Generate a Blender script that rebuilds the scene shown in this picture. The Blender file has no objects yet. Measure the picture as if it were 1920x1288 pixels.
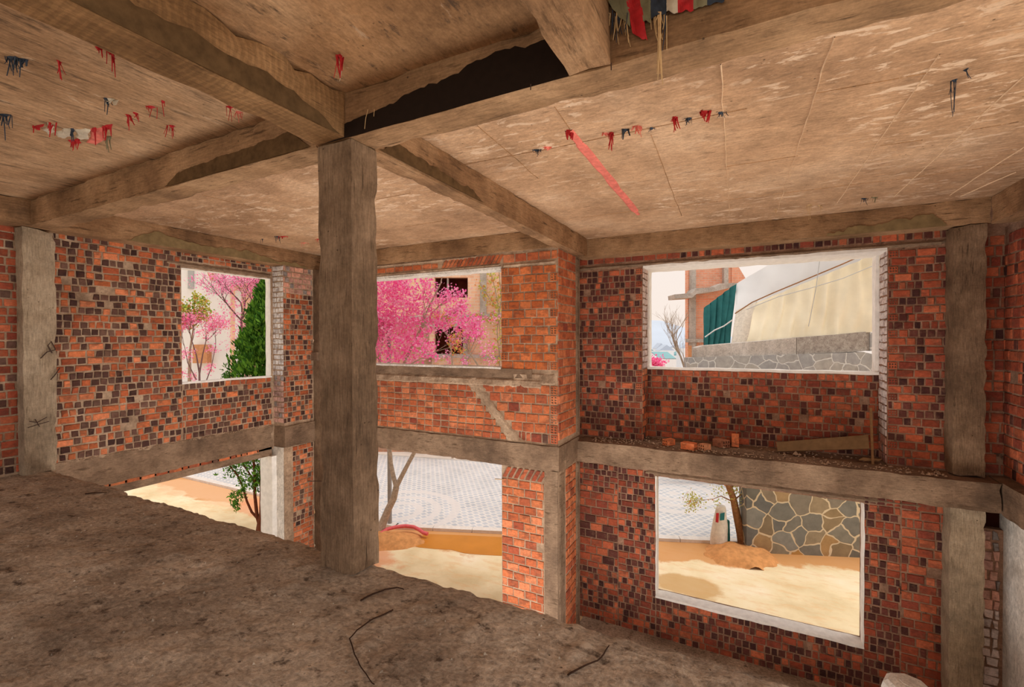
import bpy, math, random
from mathutils import Vector, Matrix, noise
random.seed(7)
C = bpy.context.scene.collection
rnd = random.uniform

# ------------------------------------------------------------------ camera
FPX = 868.6
yaw, pitch, roll = math.radians(27.192), math.radians(-0.518), math.radians(-0.140)
cy, sy, cp, sp = math.cos(yaw), math.sin(yaw), math.cos(pitch), math.sin(pitch)
FW = Vector((-sy*cp, cy*cp, sp)); R0 = Vector((cy, sy, 0)); U0 = R0.cross(FW)
RT = R0*math.cos(roll) + U0*math.sin(roll); UP = U0*math.cos(roll) - R0*math.sin(roll)
EYE = Vector((0, 0, 1.6))
FH = Vector((-sy, cy, 0))           # level forward
cam = bpy.data.cameras.new('camera'); co = bpy.data.objects.new('camera', cam); C.objects.link(co)
cam.sensor_width = 36; cam.lens = FPX/1920*36; cam.clip_end = 2000; cam.clip_start = 0.05
co.matrix_world = Matrix(((RT.x, UP.x, -FW.x, EYE.x), (RT.y, UP.y, -FW.y, EYE.y), (RT.z, UP.z, -FW.z, EYE.z), (0, 0, 0, 1)))
bpy.context.scene.camera = co

def ray(x, y): return FW + RT*((x-960)/FPX) - UP*((y-644)/FPX)
def at(x, y, d): return EYE + ray(x, y)*d
def on_z(x, y, z): d = ray(x, y); return EYE + d*((z-1.6)/d.z)
def on_y(x, y, Y): d = ray(x, y); return EYE + d*(Y/d.y)
def on_x(x, y, X): d = ray(x, y); return EYE + d*(X/d.x)

# ------------------------------------------------------------------ materials
def lin(r, g, b):
    f = lambda c: (c/255/12.92) if c/255 <= .04045 else ((c/255+.055)/1.055)**2.4
    return (f(r), f(g), f(b), 1)

class NT:
    def __init__(s, name, rough=.9, spec=.2):
        s.m = bpy.data.materials.new(name); s.m.use_nodes = True
        s.t = s.m.node_tree; s.b = s.t.nodes['Principled BSDF']
        s.b.inputs['Roughness'].default_value = rough
        s.b.inputs['Specular IOR Level'].default_value = spec
        s._pos = None
    def n(s, typ, **kw):
        nd = s.t.nodes.new(typ)
        for k, v in kw.items():
            setattr(nd, k, v)
        return nd
    def put(s, sock, v):
        if hasattr(v, 'is_output') or isinstance(v, bpy.types.NodeSocket): s.t.links.new(v, sock)
        else: sock.default_value = v
    def pos(s):
        if s._pos is None: s._pos = s.n('ShaderNodeNewGeometry').outputs['Position']
        return s._pos
    def scaled(s, v, vec, off=(0, 0, 0), rot=(0, 0, 0)):
        m = s.n('ShaderNodeMapping'); s.put(m.inputs['Vector'], v)
        m.inputs['Scale'].default_value = vec; m.inputs['Location'].default_value = off; m.inputs['Rotation'].default_value = rot
        return m.outputs[0]
    def noise(s, v, scale, detail=6, rough=.6, dist=0):
        q = s.n('ShaderNodeTexNoise'); s.put(q.inputs['Vector'], v)
        q.inputs['Scale'].default_value = scale; q.inputs['Detail'].default_value = detail
        q.inputs['Roughness'].default_value = rough; q.inputs['Distortion'].default_value = dist
        return q.outputs[0]
    def ramp(s, f, stops):
        q = s.n('ShaderNodeValToRGB'); s.put(q.inputs[0], f); e = q.color_ramp.elements
        while len(e) < len(stops): e.new(.5)
        for i, (p, c) in enumerate(stops):
            e[i].position = p; e[i].color = c if not isinstance(c, (int, float)) else (c, c, c, 1)
        return q.outputs[0]
    def mix(s, f, a, b, mode='MIX'):
        q = s.n('ShaderNodeMix', data_type='RGBA', blend_type=mode)
        s.put(q.inputs[0], f); s.put(q.inputs[6], a); s.put(q.inputs[7], b)
        return q.outputs[2]
    def math(s, op, a, b=0., c=0.):
        q = s.n('ShaderNodeMath', operation=op); s.put(q.inputs[0], a); s.put(q.inputs[1], b); s.put(q.inputs[2], c)
        return q.outputs[0]
    def sep(s, v):
        q = s.n('ShaderNodeSeparateXYZ'); s.put(q.inputs[0], v); return q.outputs
    def bump(s, h, strength=.5, dist=.01):
        q = s.n('ShaderNodeBump'); s.put(q.inputs['Height'], h)
        q.inputs['Strength'].default_value = strength; q.inputs['Distance'].default_value = dist
        s.put(s.b.inputs['Normal'], q.outputs[0])
    def col(s, c): s.put(s.b.inputs['Base Color'], c); return s.m

def plain(name, rgb, rough=.8, spec=.2, var=.12, scale=20, bump=.2, translucent=0):
    t = NT(name, rough, spec); c = lin(*rgb)
    f = t.noise(t.pos(), scale, 4)
    k = t.ramp(f, [(.3, 1-var), (.7, 1+var)])
    out = t.mix(1., c, k, 'MULTIPLY')
    if bump: t.bump(f, bump, .01)
    t.col(out)
    if translucent:
        tr = t.n('ShaderNodeBsdfTranslucent'); t.put(tr.inputs[0], out)
        ms = t.n('ShaderNodeMixShader'); ms.inputs[0].default_value = translucent
        t.t.links.new(t.b.outputs[0], ms.inputs[1]); t.t.links.new(tr.outputs[0], ms.inputs[2])
        t.t.links.new(ms.outputs[0], t.t.nodes['Material Output'].inputs[0])
    return t.m

def concrete(name, dark, mid, light, scale=1.2, grain=(1, 1, 1), stain=None, stain_pos=.58, flake=None, flake_vec=(3, 9, 3), flake_pos=.6, bump=.45, fine=.16, comb=False):
    t = NT(name, .93, .12); P = t.pos()
    n1 = t.noise(P, scale, 9, .62)
    c = t.ramp(n1, [(.28, lin(*dark)), (.5, lin(*mid)), (.74, lin(*light))])
    g = t.noise(t.scaled(P, grain), 7, 6, .65, .3)
    c = t.mix(1., c, t.ramp(g, [(.3, 1-fine*1.6), (.65, 1+fine)]), 'MULTIPLY')
    mt = t.noise(t.scaled(P, (1, 1, 1), (8, 2, 4)), scale*3.7, 7, .7)
    c = t.mix(1., c, t.ramp(mt, [(.32, .8), (.5, 1.), (.7, 1.14)]), 'MULTIPLY')
    fn = t.noise(P, 55, 5, .7)
    c = t.mix(1., c, t.ramp(fn, [(.3, .84), (.7, 1.14)]), 'MULTIPLY')
    if stain:
        sn = t.noise(t.scaled(P, grain, (4.3, 1.7, 9.1)), 2.1, 8, .7)
        c = t.mix(t.ramp(sn, [(stain_pos, 0.), (stain_pos+.1, .85)]), c, lin(*stain))
    if flake:
        fl = t.noise(t.scaled(P, flake_vec, (7, 3, 1)), 1.6, 7, .68, .6)
        big = t.noise(t.scaled(P, (1, 1, 1), (2.2, 5.5, 0)), .55, 3)
        msk = t.math('MULTIPLY', t.ramp(fl, [(flake_pos, 0.), (flake_pos+.05, 1.)]), t.ramp(big, [(.42, 0.), (.56, 1.)]))
        c = t.mix(t.math('MULTIPLY', msk, .72), c, lin(*flake))
    # pock marks
    vo = t.n('ShaderNodeTexVoronoi'); t.put(vo.inputs['Vector'], P); vo.inputs['Scale'].default_value = 13
    pk = t.ramp(vo.outputs['Distance'], [(.05, 1.), (.1, 0.)])
    pk = t.math('MULTIPLY', pk, t.ramp(t.noise(P, 3, 2), [(.52, 0.), (.6, 1.)]))
    c = t.mix(t.math('MULTIPLY', pk, .7), c, lin(46, 34, 26))
    h = t.math('ADD', t.math('MULTIPLY', fn, .5), t.math('ADD', g, t.math('MULTIPLY', pk, -1.5)))
    if comb:
        yy = t.sep(P)[1]; cm = t.math('SINE', t.math('ADD', t.math('MULTIPLY', yy, 170), t.math('MULTIPLY', t.noise(P, 5, 3), 9)))
        cm = t.math('MULTIPLY', cm, t.ramp(t.noise(P, 1.6, 2), [(.42, .25), (.55, 1.)])); h = t.math('ADD', h, t.math('MULTIPLY', cm, .35))
        c = t.mix(t.math('MULTIPLY', t.ramp(cm, [(.0, 1.), (.35, 0.)]), .18), c, lin(70, 50, 34))
    t.bump(h, bump, .012)
    return t.col(c)

M = {}
M['ceil'] = concrete('ceiling_concrete', (148, 114, 86), (186, 149, 116), (208, 174, 142), .8, (2.2, 7, 2), (120, 94, 72), .60, (228, 200, 172), (2.6, 6.5, 1), .55, .5, .17)
M['ceil_left'] = concrete('ceiling_concrete_streaked', (140, 108, 80), (180, 144, 110), (204, 170, 136), 1.0, (9, 1.5, 2), (92, 76, 62), .555, (222, 194, 164), (5, 1.6, 1), .6, .45, .22)
M['ceil_dark'] = concrete('ceiling_concrete_darker', (122, 90, 62), (168, 127, 90), (196, 160, 124), 1.1, (7, 2.2, 2), (82, 66, 54), .56, (200, 172, 144), (4, 1.6, 1), .62, .4, .16)  # darker browner concrete for the near bay and some panel joints
M['beamx'] = concrete('beam_concrete_lengthwise', (104, 78, 56), (148, 115, 84), (186, 150, 114), 1.3, (1.2, 9, 12), (78, 58, 40), .57, (196, 160, 124), (2, 8, 8), .66, .5, .17)
M['beamy'] = concrete('beam_concrete_crosswise', (104, 78, 56), (148, 113, 82), (188, 152, 116), 1.3, (9, 1.2, 12), (80, 60, 42), .57, (192, 156, 120), (8, 2, 8), .66, .5, .17)
M['beamc'] = concrete('beam_concrete_combed', (118, 88, 58), (160, 122, 84), (190, 152, 112), 1.3, (9, 1.2, 12), (84, 62, 44), .6, None, (8, 2, 8), .66, .5, .17, True)
M['midbeam'] = concrete('ring_beam_concrete', (94, 76, 62), (132, 108, 88), (166, 140, 116), 1.6, (2, 2, 9), (84, 66, 50), .57, None, bump=.5, fine=.15)
M['col'] = concrete('column_concrete', (82, 65, 51), (120, 97, 76), (152, 126, 102), 1.8, (12, 12, 1.1), (64, 50, 38), .58, None, bump=.5, fine=.2)
M['colpale'] = concrete('column_concrete_pale', (118, 102, 84), (158, 139, 116), (192, 174, 150), 1.8, (12, 12, 1.1), (96, 80, 62), .6, None, bump=.5, fine=.18)
M['floor'] = concrete('slab_floor_concrete', (122, 107, 93), (174, 158, 140), (214, 198, 178), 1.2, (4, 5, 3), (74, 60, 50), .56, (206, 190, 170), (3, 5, 2), .6, 1.0, .28)
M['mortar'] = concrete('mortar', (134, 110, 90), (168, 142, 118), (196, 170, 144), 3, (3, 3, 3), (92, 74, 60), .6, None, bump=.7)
M['mortar_dark'] = concrete('mortar_painted_shade', (112, 84, 68), (142, 110, 90), (170, 134, 112), 3, (3, 3, 3), (66, 48, 40), .58, None, bump=.7)  # darkened mortar copy, shade of the back and right walls put into its colour
M['plaster_white'] = plain('white_plaster', (236, 232, 226), .85, .2, .1, 12, .4)
M['plaster_pale'] = concrete('pale_plaster', (196, 188, 178), (226, 220, 212), (240, 236, 230), 2, (4, 4, 2), (160, 146, 132), .64, None, bump=.4)
M['seam'] = plain('pale_cement_fin', (220, 190, 156), .9, .1, .15, 20, .3)
M['olive'] = plain('olive_brown_mould', (92, 70, 46), .95, .1, .3, 14, .4)
M['olive2'] = plain('olive_cement_stain', (128, 108, 76), .95, .1, .25, 9, .4)
M['black'] = plain('black_mould', (36, 26, 20), .95, .1)

def brick_mat(name, grime=.45):
    t = NT(name, .88, .15); P = t.pos()
    a = t.n('ShaderNodeAttribute'); a.attribute_name = 'bcol'
    n1 = t.noise(P, 22, 6, .7); n2 = t.noise(P, 4, 4); n3 = t.noise(t.scaled(P, (6, 6, 60)), 4, 3)
    c = t.mix(1., a.outputs[0], t.ramp(n1, [(.3, .72), (.68, 1.2)]), 'MULTIPLY')
    c = t.mix(1., c, t.ramp(n3, [(.35, .86), (.65, 1.08)]), 'MULTIPLY')
    burn = t.math('MULTIPLY', t.ramp(t.noise(t.scaled(P, (1, 1, 1.6), (3, 8, 1)), 6.5, 5, .6), [(.5, 0.), (.62, 1.)]), .5)
    c = t.mix(burn, c, lin(92, 58, 48))
    dirt = t.math('MULTIPLY', t.ramp(t.noise(P, 9, 8, .75), [(.52, 0.), (.66, 1.)]), grime)
    c = t.mix(dirt, c, lin(128, 98, 78))
    t.bump(t.math('ADD', n1, t.math('MULTIPLY', n2, .7)), .8, .012)
    return t.col(c)
M['brick'] = brick_mat('hollow_clay_brick')
M['hole'] = plain('hole_shade', (52, 24, 16), .95, .05)  # near-black pit bottoms, shade inside the holes put into the colour
M['twig'] = plain('dry_twig', (58, 40, 30), .9, .1, .25, 40)
M['wire'] = plain('rusty_wire', (64, 44, 34), .7, .3, .2, 60)
M['straw'] = plain('straw_fibre', (196, 164, 120), .8, .2, .2, 30, 0)
M['red'] = plain('red_tarp', (176, 34, 40), .6, .3, .2, 30, .2)
M['pink'] = plain('faded_red_tarp', (214, 116, 102), .75, .2, .25, 14, .3)
M['blue'] = plain('dark_blue_tarp', (46, 56, 70), .6, .3, .25, 30, .2)
M['white'] = plain('dirty_white_tarp', (196, 184, 164), .7, .25, .15, 16, .3)
M['green'] = plain('grey_green_tarp', (122, 118, 92), .7, .25, .15, 16, .3)
M['wood'] = plain('cement_stained_board', (128, 102, 72), .85, .15, .2, 9, .4)
M['stick'] = plain('weathered_wood_stick', (150, 116, 80), .85, .15, .2, 25, .3)

# ------------------------------------------------------------------ mesh builder
class MB:
    def __init__(s): s.v = []; s.f = []; s.mi = []; s.c = []; s.key = {}
    def vert(s, p): s.v.append(tuple(p)); return len(s.v)-1
    def face(s, idx, mi=0, c=None): s.f.append(tuple(idx)); s.mi.append(mi); s.c.append(c or (1, 1, 1, 1))
    def poly(s, pts, mi=0, c=None): s.face([s.vert(p) for p in pts], mi, c)
    def hexa(s, p, mi=0, c=None):   # 8 points: bottom 4 ccw, top 4 ccw
        i = [s.vert(q) for q in p]
        for q in ((3, 2, 1, 0), (4, 5, 6, 7), (0, 1, 5, 4), (1, 2, 6, 5), (2, 3, 7, 6), (3, 0, 4, 7)): s.face([i[k] for k in q], mi, c)
    def box(s, x0, x1, y0, y1, z0, z1, mi=0, c=None):
        s.hexa([(x0, y0, z0), (x1, y0, z0), (x1, y1, z0), (x0, y1, z0), (x0, y0, z1), (x1, y0, z1), (x1, y1, z1), (x0, y1, z1)], mi, c)
    def subbox(s, x0, x1, y0, y1, z0, z1, seg=.09, amp=.008, freq=5., mi=0, chip=.0, off=0.):
        lo = (x0, y0, z0); hi = (x1, y1, z1); key = {}
        n = [max(1, int(round((hi[i]-lo[i])/seg))) for i in range(3)]
        def V(i, j, k):
            q = (i, j, k)
            if q not in key:
                p = Vector((lo[0]+(hi[0]-lo[0])*i/n[0], lo[1]+(hi[1]-lo[1])*j/n[1], lo[2]+(hi[2]-lo[2])*k/n[2]))
                d = noise.noise_vector(p*freq+Vector((off, off, off)))*amp + noise.noise_vector(p*freq*.35+Vector((off, 9, off)))*amp*.8
                if chip:
                    e = sum(1 for a, b in zip(q, n) if a in (0, b))
                    if e >= 2:
                        cen = Vector([(a+b)/2 for a, b in zip(lo, hi)])
                        w = max(0, noise.noise(p*7.3+Vector((off, 3, 1)))+.12)*chip
                        for ax in range(3):
                            if q[ax] in (0, n[ax]): d[ax] += w*(1 if cen[ax] > p[ax] else -1)
                key[q] = s.vert(p+d)
            return key[q]
        a, b, c = n
        for i in range(a):
            for j in range(b):
                s.face((V(i, j, 0), V(i, j+1, 0), V(i+1, j+1, 0), V(i+1, j, 0)), mi); s.face((V(i, j, c), V(i+1, j, c), V(i+1, j+1, c), V(i, j+1, c)), mi)
        for i in range(a):
            for k in range(c):
                s.face((V(i, 0, k), V(i+1, 0, k), V(i+1, 0, k+1), V(i, 0, k+1)), mi); s.face((V(i, b, k), V(i, b, k+1), V(i+1, b, k+1), V(i+1, b, k)), mi)
        for j in range(b):
            for k in range(c):
                s.face((V(0, j, k), V(0, j, k+1), V(0, j+1, k+1), V(0, j+1, k)), mi); s.face((V(a, j, k), V(a, j+1, k), V(a, j+1, k+1), V(a, j, k+1)), mi)
    def tube(s, pts, rad, mi=0, n=7, c=None):
        pts = [Vector(p) for p in pts]; rings = []
        for i, p in enumerate(pts):
            d = (pts[min(i+1, len(pts)-1)]-pts[max(i-1, 0)]).normalized()
            a = d.orthogonal().normalized() if i == 0 else (rings_a-d*rings_a.dot(d)).normalized()
            rings_a = a; b = d.cross(a); r = rad[i] if isinstance(rad, (list, tuple)) else rad
            rings.append([s.vert(p+(a*math.cos(2*math.pi*k/n)+b*math.sin(2*math.pi*k/n))*r) for k in range(n)])
        for A, B in zip(rings, rings[1:]):
            for k in range(n): s.face((A[k], A[(k+1) % n], B[(k+1) % n], B[k]), mi, c)
        s.face(rings[0][::-1], mi, c); s.face(rings[-1], mi, c)
    def prism(s, pts, off, mi=0, c=None):   # polygon (list of 3D) extruded by vector off
        off = Vector(off); a = [s.vert(p) for p in pts]; b = [s.vert(Vector(p)+off) for p in pts]; n = len(pts)
        s.face(a, mi, c); s.face(b[::-1], mi, c)
        for k in range(n): s.face((a[k], b[k], b[(k+1) % n], a[(k+1) % n]), mi, c)
    def build(s, name, mats, parent=None, smooth=False, origin=True, **props):
        v = s.v; o0 = Vector((0, 0, 0))
        if parent is not None: o0 = Vector(parent.get('_org', (0, 0, 0)))
        elif origin and v:
            xs, ys, zs = zip(*v); o0 = Vector(((min(xs)+max(xs))/2, (min(ys)+max(ys))/2, min(zs)))
        me = bpy.data.meshes.new(name); me.from_pydata([Vector(p)-o0 for p in v], [], s.f)
        for m in (mats if isinstance(mats, (list, tuple)) else [mats]): me.materials.append(m)
        me.polygons.foreach_set('material_index', s.mi)
        at_ = me.color_attributes.new('bcol', 'FLOAT_COLOR', 'CORNER'); data = []
        for f, c in zip(s.f, s.c): data.extend(c*len(f))
        at_.data.foreach_set('color', data)
        if smooth:
            me.polygons.foreach_set('use_smooth', [True]*len(s.f)); me.set_sharp_from_angle(angle=math.radians(smooth if smooth > 1 else 50))
        me.update(); o = bpy.data.objects.new(name, me); C.objects.link(o)
        if parent is not None: o.parent = parent
        else: o.location = o0; o['_org'] = tuple(o0)
        for k, val in props.items(): o[k] = val
        return o

def thing(name, label, cat, loc=(0, 0, 0), group=None):
    o = bpy.data.objects.new(name, None); C.objects.link(o); o.location = loc; o['_org'] = tuple(loc); o.empty_display_size = .1
    o['label'] = label; o['category'] = cat
    if group: o['group'] = group
    return o
def lab(label, cat, group=None):
    d = dict(label=label, category=cat)
    if group: d['group'] = group
    return d
ST = dict(kind='structure')

# ------------------------------------------------------------------ bricks
ORANGE = [(196, 110, 70), (206, 120, 78), (186, 100, 64), (214, 130, 90), (174, 92, 62)]
RED = [(170, 86, 60), (184, 96, 66), (156, 76, 54), (190, 104, 72), (142, 70, 54)]
DARK = [(92, 66, 58), (80, 56, 50), (104, 76, 66), (112, 84, 72), (72, 50, 46)]
DARKR = [(92, 52, 46), (80, 46, 42), (104, 60, 52), (72, 44, 42)]
def pick(pal, j=.1):
    c = lin(*random.choice(pal)); k = rnd(1-j, 1+j); return (c[0]*k, c[1]*k, c[2]*k, 1)

class Wall:
    """Brick wall face on a vertical plane: O + u*U + z*Z, bricks stand out towards N."""
    def __init__(s, O, U, N): s.mb = MB(); s.O = Vector(O); s.U = Vector(U); s.N = Vector(N)
    def P(s, u, z, n): q = s.O+s.U*u+s.N*n; return (q.x, q.y, z)
    def brick(s, u0, u1, z0, z1, c, depth=.01, holes=None, j=.003):
        mb = s.mb; d = depth+rnd(-.004, .005); ch = min(.006, (u1-u0)*.2)
        J = lambda: rnd(-j, j)
        b = [(u0+J(), z0+J()), (u1+J(), z0+J()), (u1+J(), z1+J()), (u0+J(), z1+J())]
        f = [(b[0][0]+ch, b[0][1]+ch), (b[1][0]-ch, b[1][1]+ch), (b[2][0]-ch, b[2][1]-ch), (b[3][0]+ch, b[3][1]-ch)]
        B = [mb.vert(s.P(u, z, -.01)) for u, z in b]; E = [mb.vert(s.P(u, z, d-ch*.8)) for u, z in b]; F = [mb.vert(s.P(u, z, d+rnd(-.002, .002))) for u, z in f]
        for k in range(4):
            l = (k+1) % 4; mb.face((B[k], B[l], E[l], E[k]), 1, c); mb.face((E[k], E[l], F[l], F[k]), 1, c)
        if not holes: mb.face(F, 1, c)
        else:
            nu, nz = holes; U0, U1, Z0, Z1 = f[0][0], f[1][0], f[0][1], f[3][1]
            us = [U0]; zs = [Z0]
            for i in range(nu): a = U0+(U1-U0)*(i+.2)/nu; us += [a, a+(U1-U0)*.6/nu]
            for i in range(nz): a = Z0+(Z1-Z0)*(i+.2)/nz; zs += [a, a+(Z1-Z0)*.6/nz]
            us.append(U1); zs.append(Z1)
            for a in range(len(us)-1):
                for e in range(len(zs)-1):
                    q = [(us[a], zs[e]), (us[a+1], zs[e]), (us[a+1], zs[e+1]), (us[a], zs[e+1])]
                    fr = [s.P(u, z, d) for u, z in q]
                    if a % 2 and e % 2:
                        bk = [s.P(u, z, d-.03) for u, z in q]
                        for k in range(4): mb.poly((fr[k], fr[(k+1) % 4], bk[(k+1) % 4], bk[k]), 1, tuple(x*.5 for x in c[:3])+(1,))  # pit walls darkened in their colour, as the shade inside
                        mb.poly(bk, 2)
                    else: mb.poly(fr, 1, c)
    def field(s, u0, u1, z0, z1, pitch=.105, style='mix', lenh=.1, gap=.02, dark=.42, stretch=.14, pal=ORANGE, dpal=DARK, endholes=0, white=0, missing=.01, depth=.01, j=.003):
        n = max(1, int(round((z1-z0)/pitch))); pitch = (z1-z0)/n
        for r in range(n):
            za = z0+r*pitch+gap/2; zb = za+pitch-gap; u = u0+ (rnd(-.06, 0) if style == 'mix' else (-.5*lenh if r % 2 else 0)); first = True
            alt = random.random() < .5; ua, ub = u0, u1; hs = (2, 3) if pitch > .12 else (3, 2); ew = .125 if pitch > .12 else .11
            if endholes > 0 and r % 2 == 0: ub = u1-ew; s.brick(ub+gap/2, u1-.004, za, zb, pick(pal, .1), depth, hs, j)
            if (endholes < 0 and r % 2 == 0) or (endholes > 1 and r % 2): ua = u0+ew; s.brick(u0+.004, ua-gap/2, za, zb, pick(pal, .1), depth, hs, j); u = ua
            while u < ub-.02:
                if style == 'mix':
                    st = random.random() < stretch; L = rnd(.17, .2) if st else rnd(.075, .105)
                    alt = not alt
                    isd = (not st) and (random.random() < (dark*1.5 if alt else dark*.5))
                    c = pick(dpal if isd else pal, .24)
                else:
                    L = lenh+rnd(-.006, .006); isd = random.random() < dark; c = pick(dpal if isd else pal, .1)
                a = max(u, ua); b = min(u+L, ub)
                if b-a > .026 and random.random() > missing:
                    h = None
                    if white: c = tuple(x*(1-white)+.72*white*k for x, k in zip(c[:3], (1, .97, .94)))+(1,)
                    dz = rnd(-.004, .004)
                    s.brick(a+gap/2, b-gap/2, za+dz, zb+dz, c, depth, h, j)
                first = False; u += L
    def slab(s, u0, u1, z0, z1, t, mi=0):
        p = [s.P(u0, z0, 0), s.P(u1, z0, 0), s.P(u1, z0, -t), s.P(u0, z0, -t), s.P(u0, z1, 0), s.P(u1, z1, 0), s.P(u1, z1, -t), s.P(u0, z1, -t)]
        s.mb.hexa(p, mi)
    def rough(s, u0, u1, z0, z1, t=.02, mi=0, seg=.05, amp=.012):   # lumpy mortar band in front of plane
        nu = max(2, int((u1-u0)/seg)); nz = max(2, int((z1-z0)/seg)); idx = {}
        for i in range(nu+1):
            for k in range(nz+1):
                u = u0+(u1-u0)*i/nu; z = z0+(z1-z0)*k/nz; edge = i in (0, nu) or k in (0, nz)
                e = noise.noise(Vector((u*9, z*9, s.O.x+s.O.y)))
                uu = u+(e*.02 if edge else 0); zz = z+(noise.noise(Vector((z*11, u*11, 2)))*.025 if edge else 0)
                idx[i, k] = s.mb.vert(s.P(uu, zz, -.01 if edge else t+e*amp))
        for i in range(nu):
            for k in range(nz): s.mb.face((idx[i, k], idx[i+1, k], idx[i+1, k+1], idx[i, k+1]), mi)

MW = lambda m='mortar': [M[m], M['brick'], M['hole'], M['plaster_pale'], M['midbeam']]
XA, YC, YB, YR, XP, XR = -7.8, 6.42, 7.65, 8.05, -2.53, 2.72
GZ = -3.2

# --- wall A (left), faces +X ; u runs along +Y
w = Wall((XA, 0, 0), (0, 1, 0), (1, 0, 0))
T = .11
wy0, wy1, wz0, wz1 = 4.03, 5.53, .935, 2.72
for a in ((-4, wy0, -.4, 3.25), (wy0, wy1, -.4, wz0), (wy0, wy1, wz1, 3.25), (wy1, 6.3, -.4, 3.25)): w.slab(*a, T)
w.field(2.55, wy0, .05, 2.98, .094, dark=.62, stretch=.14, missing=.03, j=.006)
w.field(wy0, wy1, .05, wz0-.01, .094, dark=.6, stretch=.12, j=.006)
w.field(wy0, wy1+.02, 2.83, 2.98, .094, dark=.6, stretch=.1)
w.rough(wy0-.25, wy1+.02, wz1, 2.83, .02, 4, .06, .006)
w.field(-.2, 2.24, 0.02, 2.98, .1, dark=.4, stretch=.3, pal=RED)
# storey below: lintel courses, jambs
for a in ((-4, 2.75, GZ, -.36), (2.75, wy1, -.52, -.36)): w.slab(*a, T, 4)
w.field(2.75, wy1-.25, -.42, -.35, .06, dark=.3, stretch=.6)
w.field(-.2, 2.7, GZ+.05, -.4, .1, dark=.4, stretch=.2)
# pier standing proud of the wall: side face towards -Y, front on X=-7.5
pw = Wall((-7.52, 0, 0), (0, 1, 0), (1, 0, 0)); pw.mb = w.mb
w.mb.box(-8.02, -7.52, 5.58, 6.22, .02, 3.25, 0)
pw.field(5.57, 6.2, .08, 2.45, .094, dark=.42, stretch=.12)
pw.field(5.57, 6.2, 2.45, 2.95, .094, dark=.3, stretch=.12, white=.28)
sw = Wall((0, 5.58, 0), (1, 0, 0), (0, -1, 0)); sw.mb = w.mb
sw.field(-7.83, -7.52, .95, 2.95, .094, dark=0, stretch=.2, white=.93, j=.006)
sw.field(-7.83, -7.52, .08, .95, .094, dark=.35, stretch=.2, white=.4)
w.mb.box(-8.02, -7.52, 5.58, 6.22, GZ, -.36, 0); w.mb.box(-8.02, -7.53, 5.566, 5.58, GZ, -.36, 3)
pw.slab(5.57, 5.74, GZ, -.37, .1, 0)
w.mb.box(-7.525, -7.515, 5.575, 5.76, GZ, -.36, 0)
pw.field(5.74, 6.2, GZ, -.37, .094, dark=.4, stretch=.22)
wall_left = w.mb.build('wall_left', MW(), **ST)

# --- wall C (middle), faces -Y ; u along +X
w = Wall((0, YC, 0), (1, 0, 0), (0, -1, 0))
cx0, cx1 = -6.85, -3.485; cz0, cz1 = 1.15, 2.72
for a in ((-7.3, cx0, 0, 3.25), (cx0, cx1, 0, cz0), (cx0, cx1, cz1, 3.25), (cx1, XP-.012, 0, 3.25)): w.slab(*a, .24)
for a in ((-7.3, cx0, GZ, -.37), (cx1, XP-.012, GZ, -.37)): w.slab(*a, .24)
w.field(cx1, XP-.005, 1.13, 2.72, .136, 'run', .2, dark=.05, dpal=RED, pal=[(196, 106, 60), (206, 114, 64), (186, 98, 56), (212, 122, 74)], endholes=2, missing=0)
w.field(-3.45, XP-.005, 2.79, 2.93, .136, 'run', .2, dark=0)
w.rough(cx0, -3.9, 2.9, 2.97, .025, 0); w.rough(-3.48, XP-.02, 2.715, 2.79, .022, 0)
# header over the window: flat bricks, then bricks laid on the slant
w.field(cx0, -4.7, 2.8, 2.9, .1, 'run', .2, dark=0)
for k in range(15):
    u = -4.62+k*.075
    c = pick(ORANGE); p = [(u, 2.8), (u+.05, 2.8), (u+.13, 2.93), (u+.08, 2.93)]
    w.mb.prism([w.P(a, z, .015) for a, z in p], (0, .03, 0), 1, c)
w.rough(cx0, cx1, 2.745, 2.8, .02, 0)
w.slab(cx0, cx1, cz1, 2.745, -.012, 3)
# concrete sill band and lumpy mortar beneath it
w.slab(cx0, -2.95, 1.0, 1.14, -.02, 4)
w.rough(cx0, -2.78, .84, 1.0, .03, 0, .04, .03); w.rough(-3.3, XP-.03, .9, 1.1, .02, 0, .04, .025)
# lower part: small bricks at left, big ones at right of a diagonal mortar seam
def diag(z): return -4.05+(.95-z)*.88
n = 8; pt = .84/n
for r in range(n):
    z = .02+r*pt; e = diag(z+pt/2)-.12; w.field(cx0, e, z, z+pt, pt, 'run', .17 if r % 2 else .168, dark=.06, dpal=RED, missing=0)
n = 6; pt = .88/n
for r in range(n):
    z = .03+r*pt; e = diag(z+pt/2)+.12
    if r == 0: w.field(e, XP-.005, z, z+pt, pt, 'mix', dark=.35, stretch=.1, pal=RED, endholes=1)
    else: w.field(e, XP-.005, z, z+pt, pt, 'run', .2, dark=.05, dpal=RED, endholes=1, missing=0)
# lower pier: slanted bricks on top, courses, concrete core showing at right
for k in range(7):
    u = cx1+.04+k*.1
    c = pick(RED); p = [(u-.02, -.56), (u+.04, -.56), (u+.13, -.4), (u+.07, -.4)]
    w.mb.prism([w.P(a, z, .015) for a, z in p], (0, .03, 0), 1, c)
w.field(cx1+.0, -2.76, GZ, -.58, .13, 'run', .2, dark=.06, dpal=RED, missing=.01)
w.slab(-2.745, XP, GZ, -.37, -.022, 4)
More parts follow.
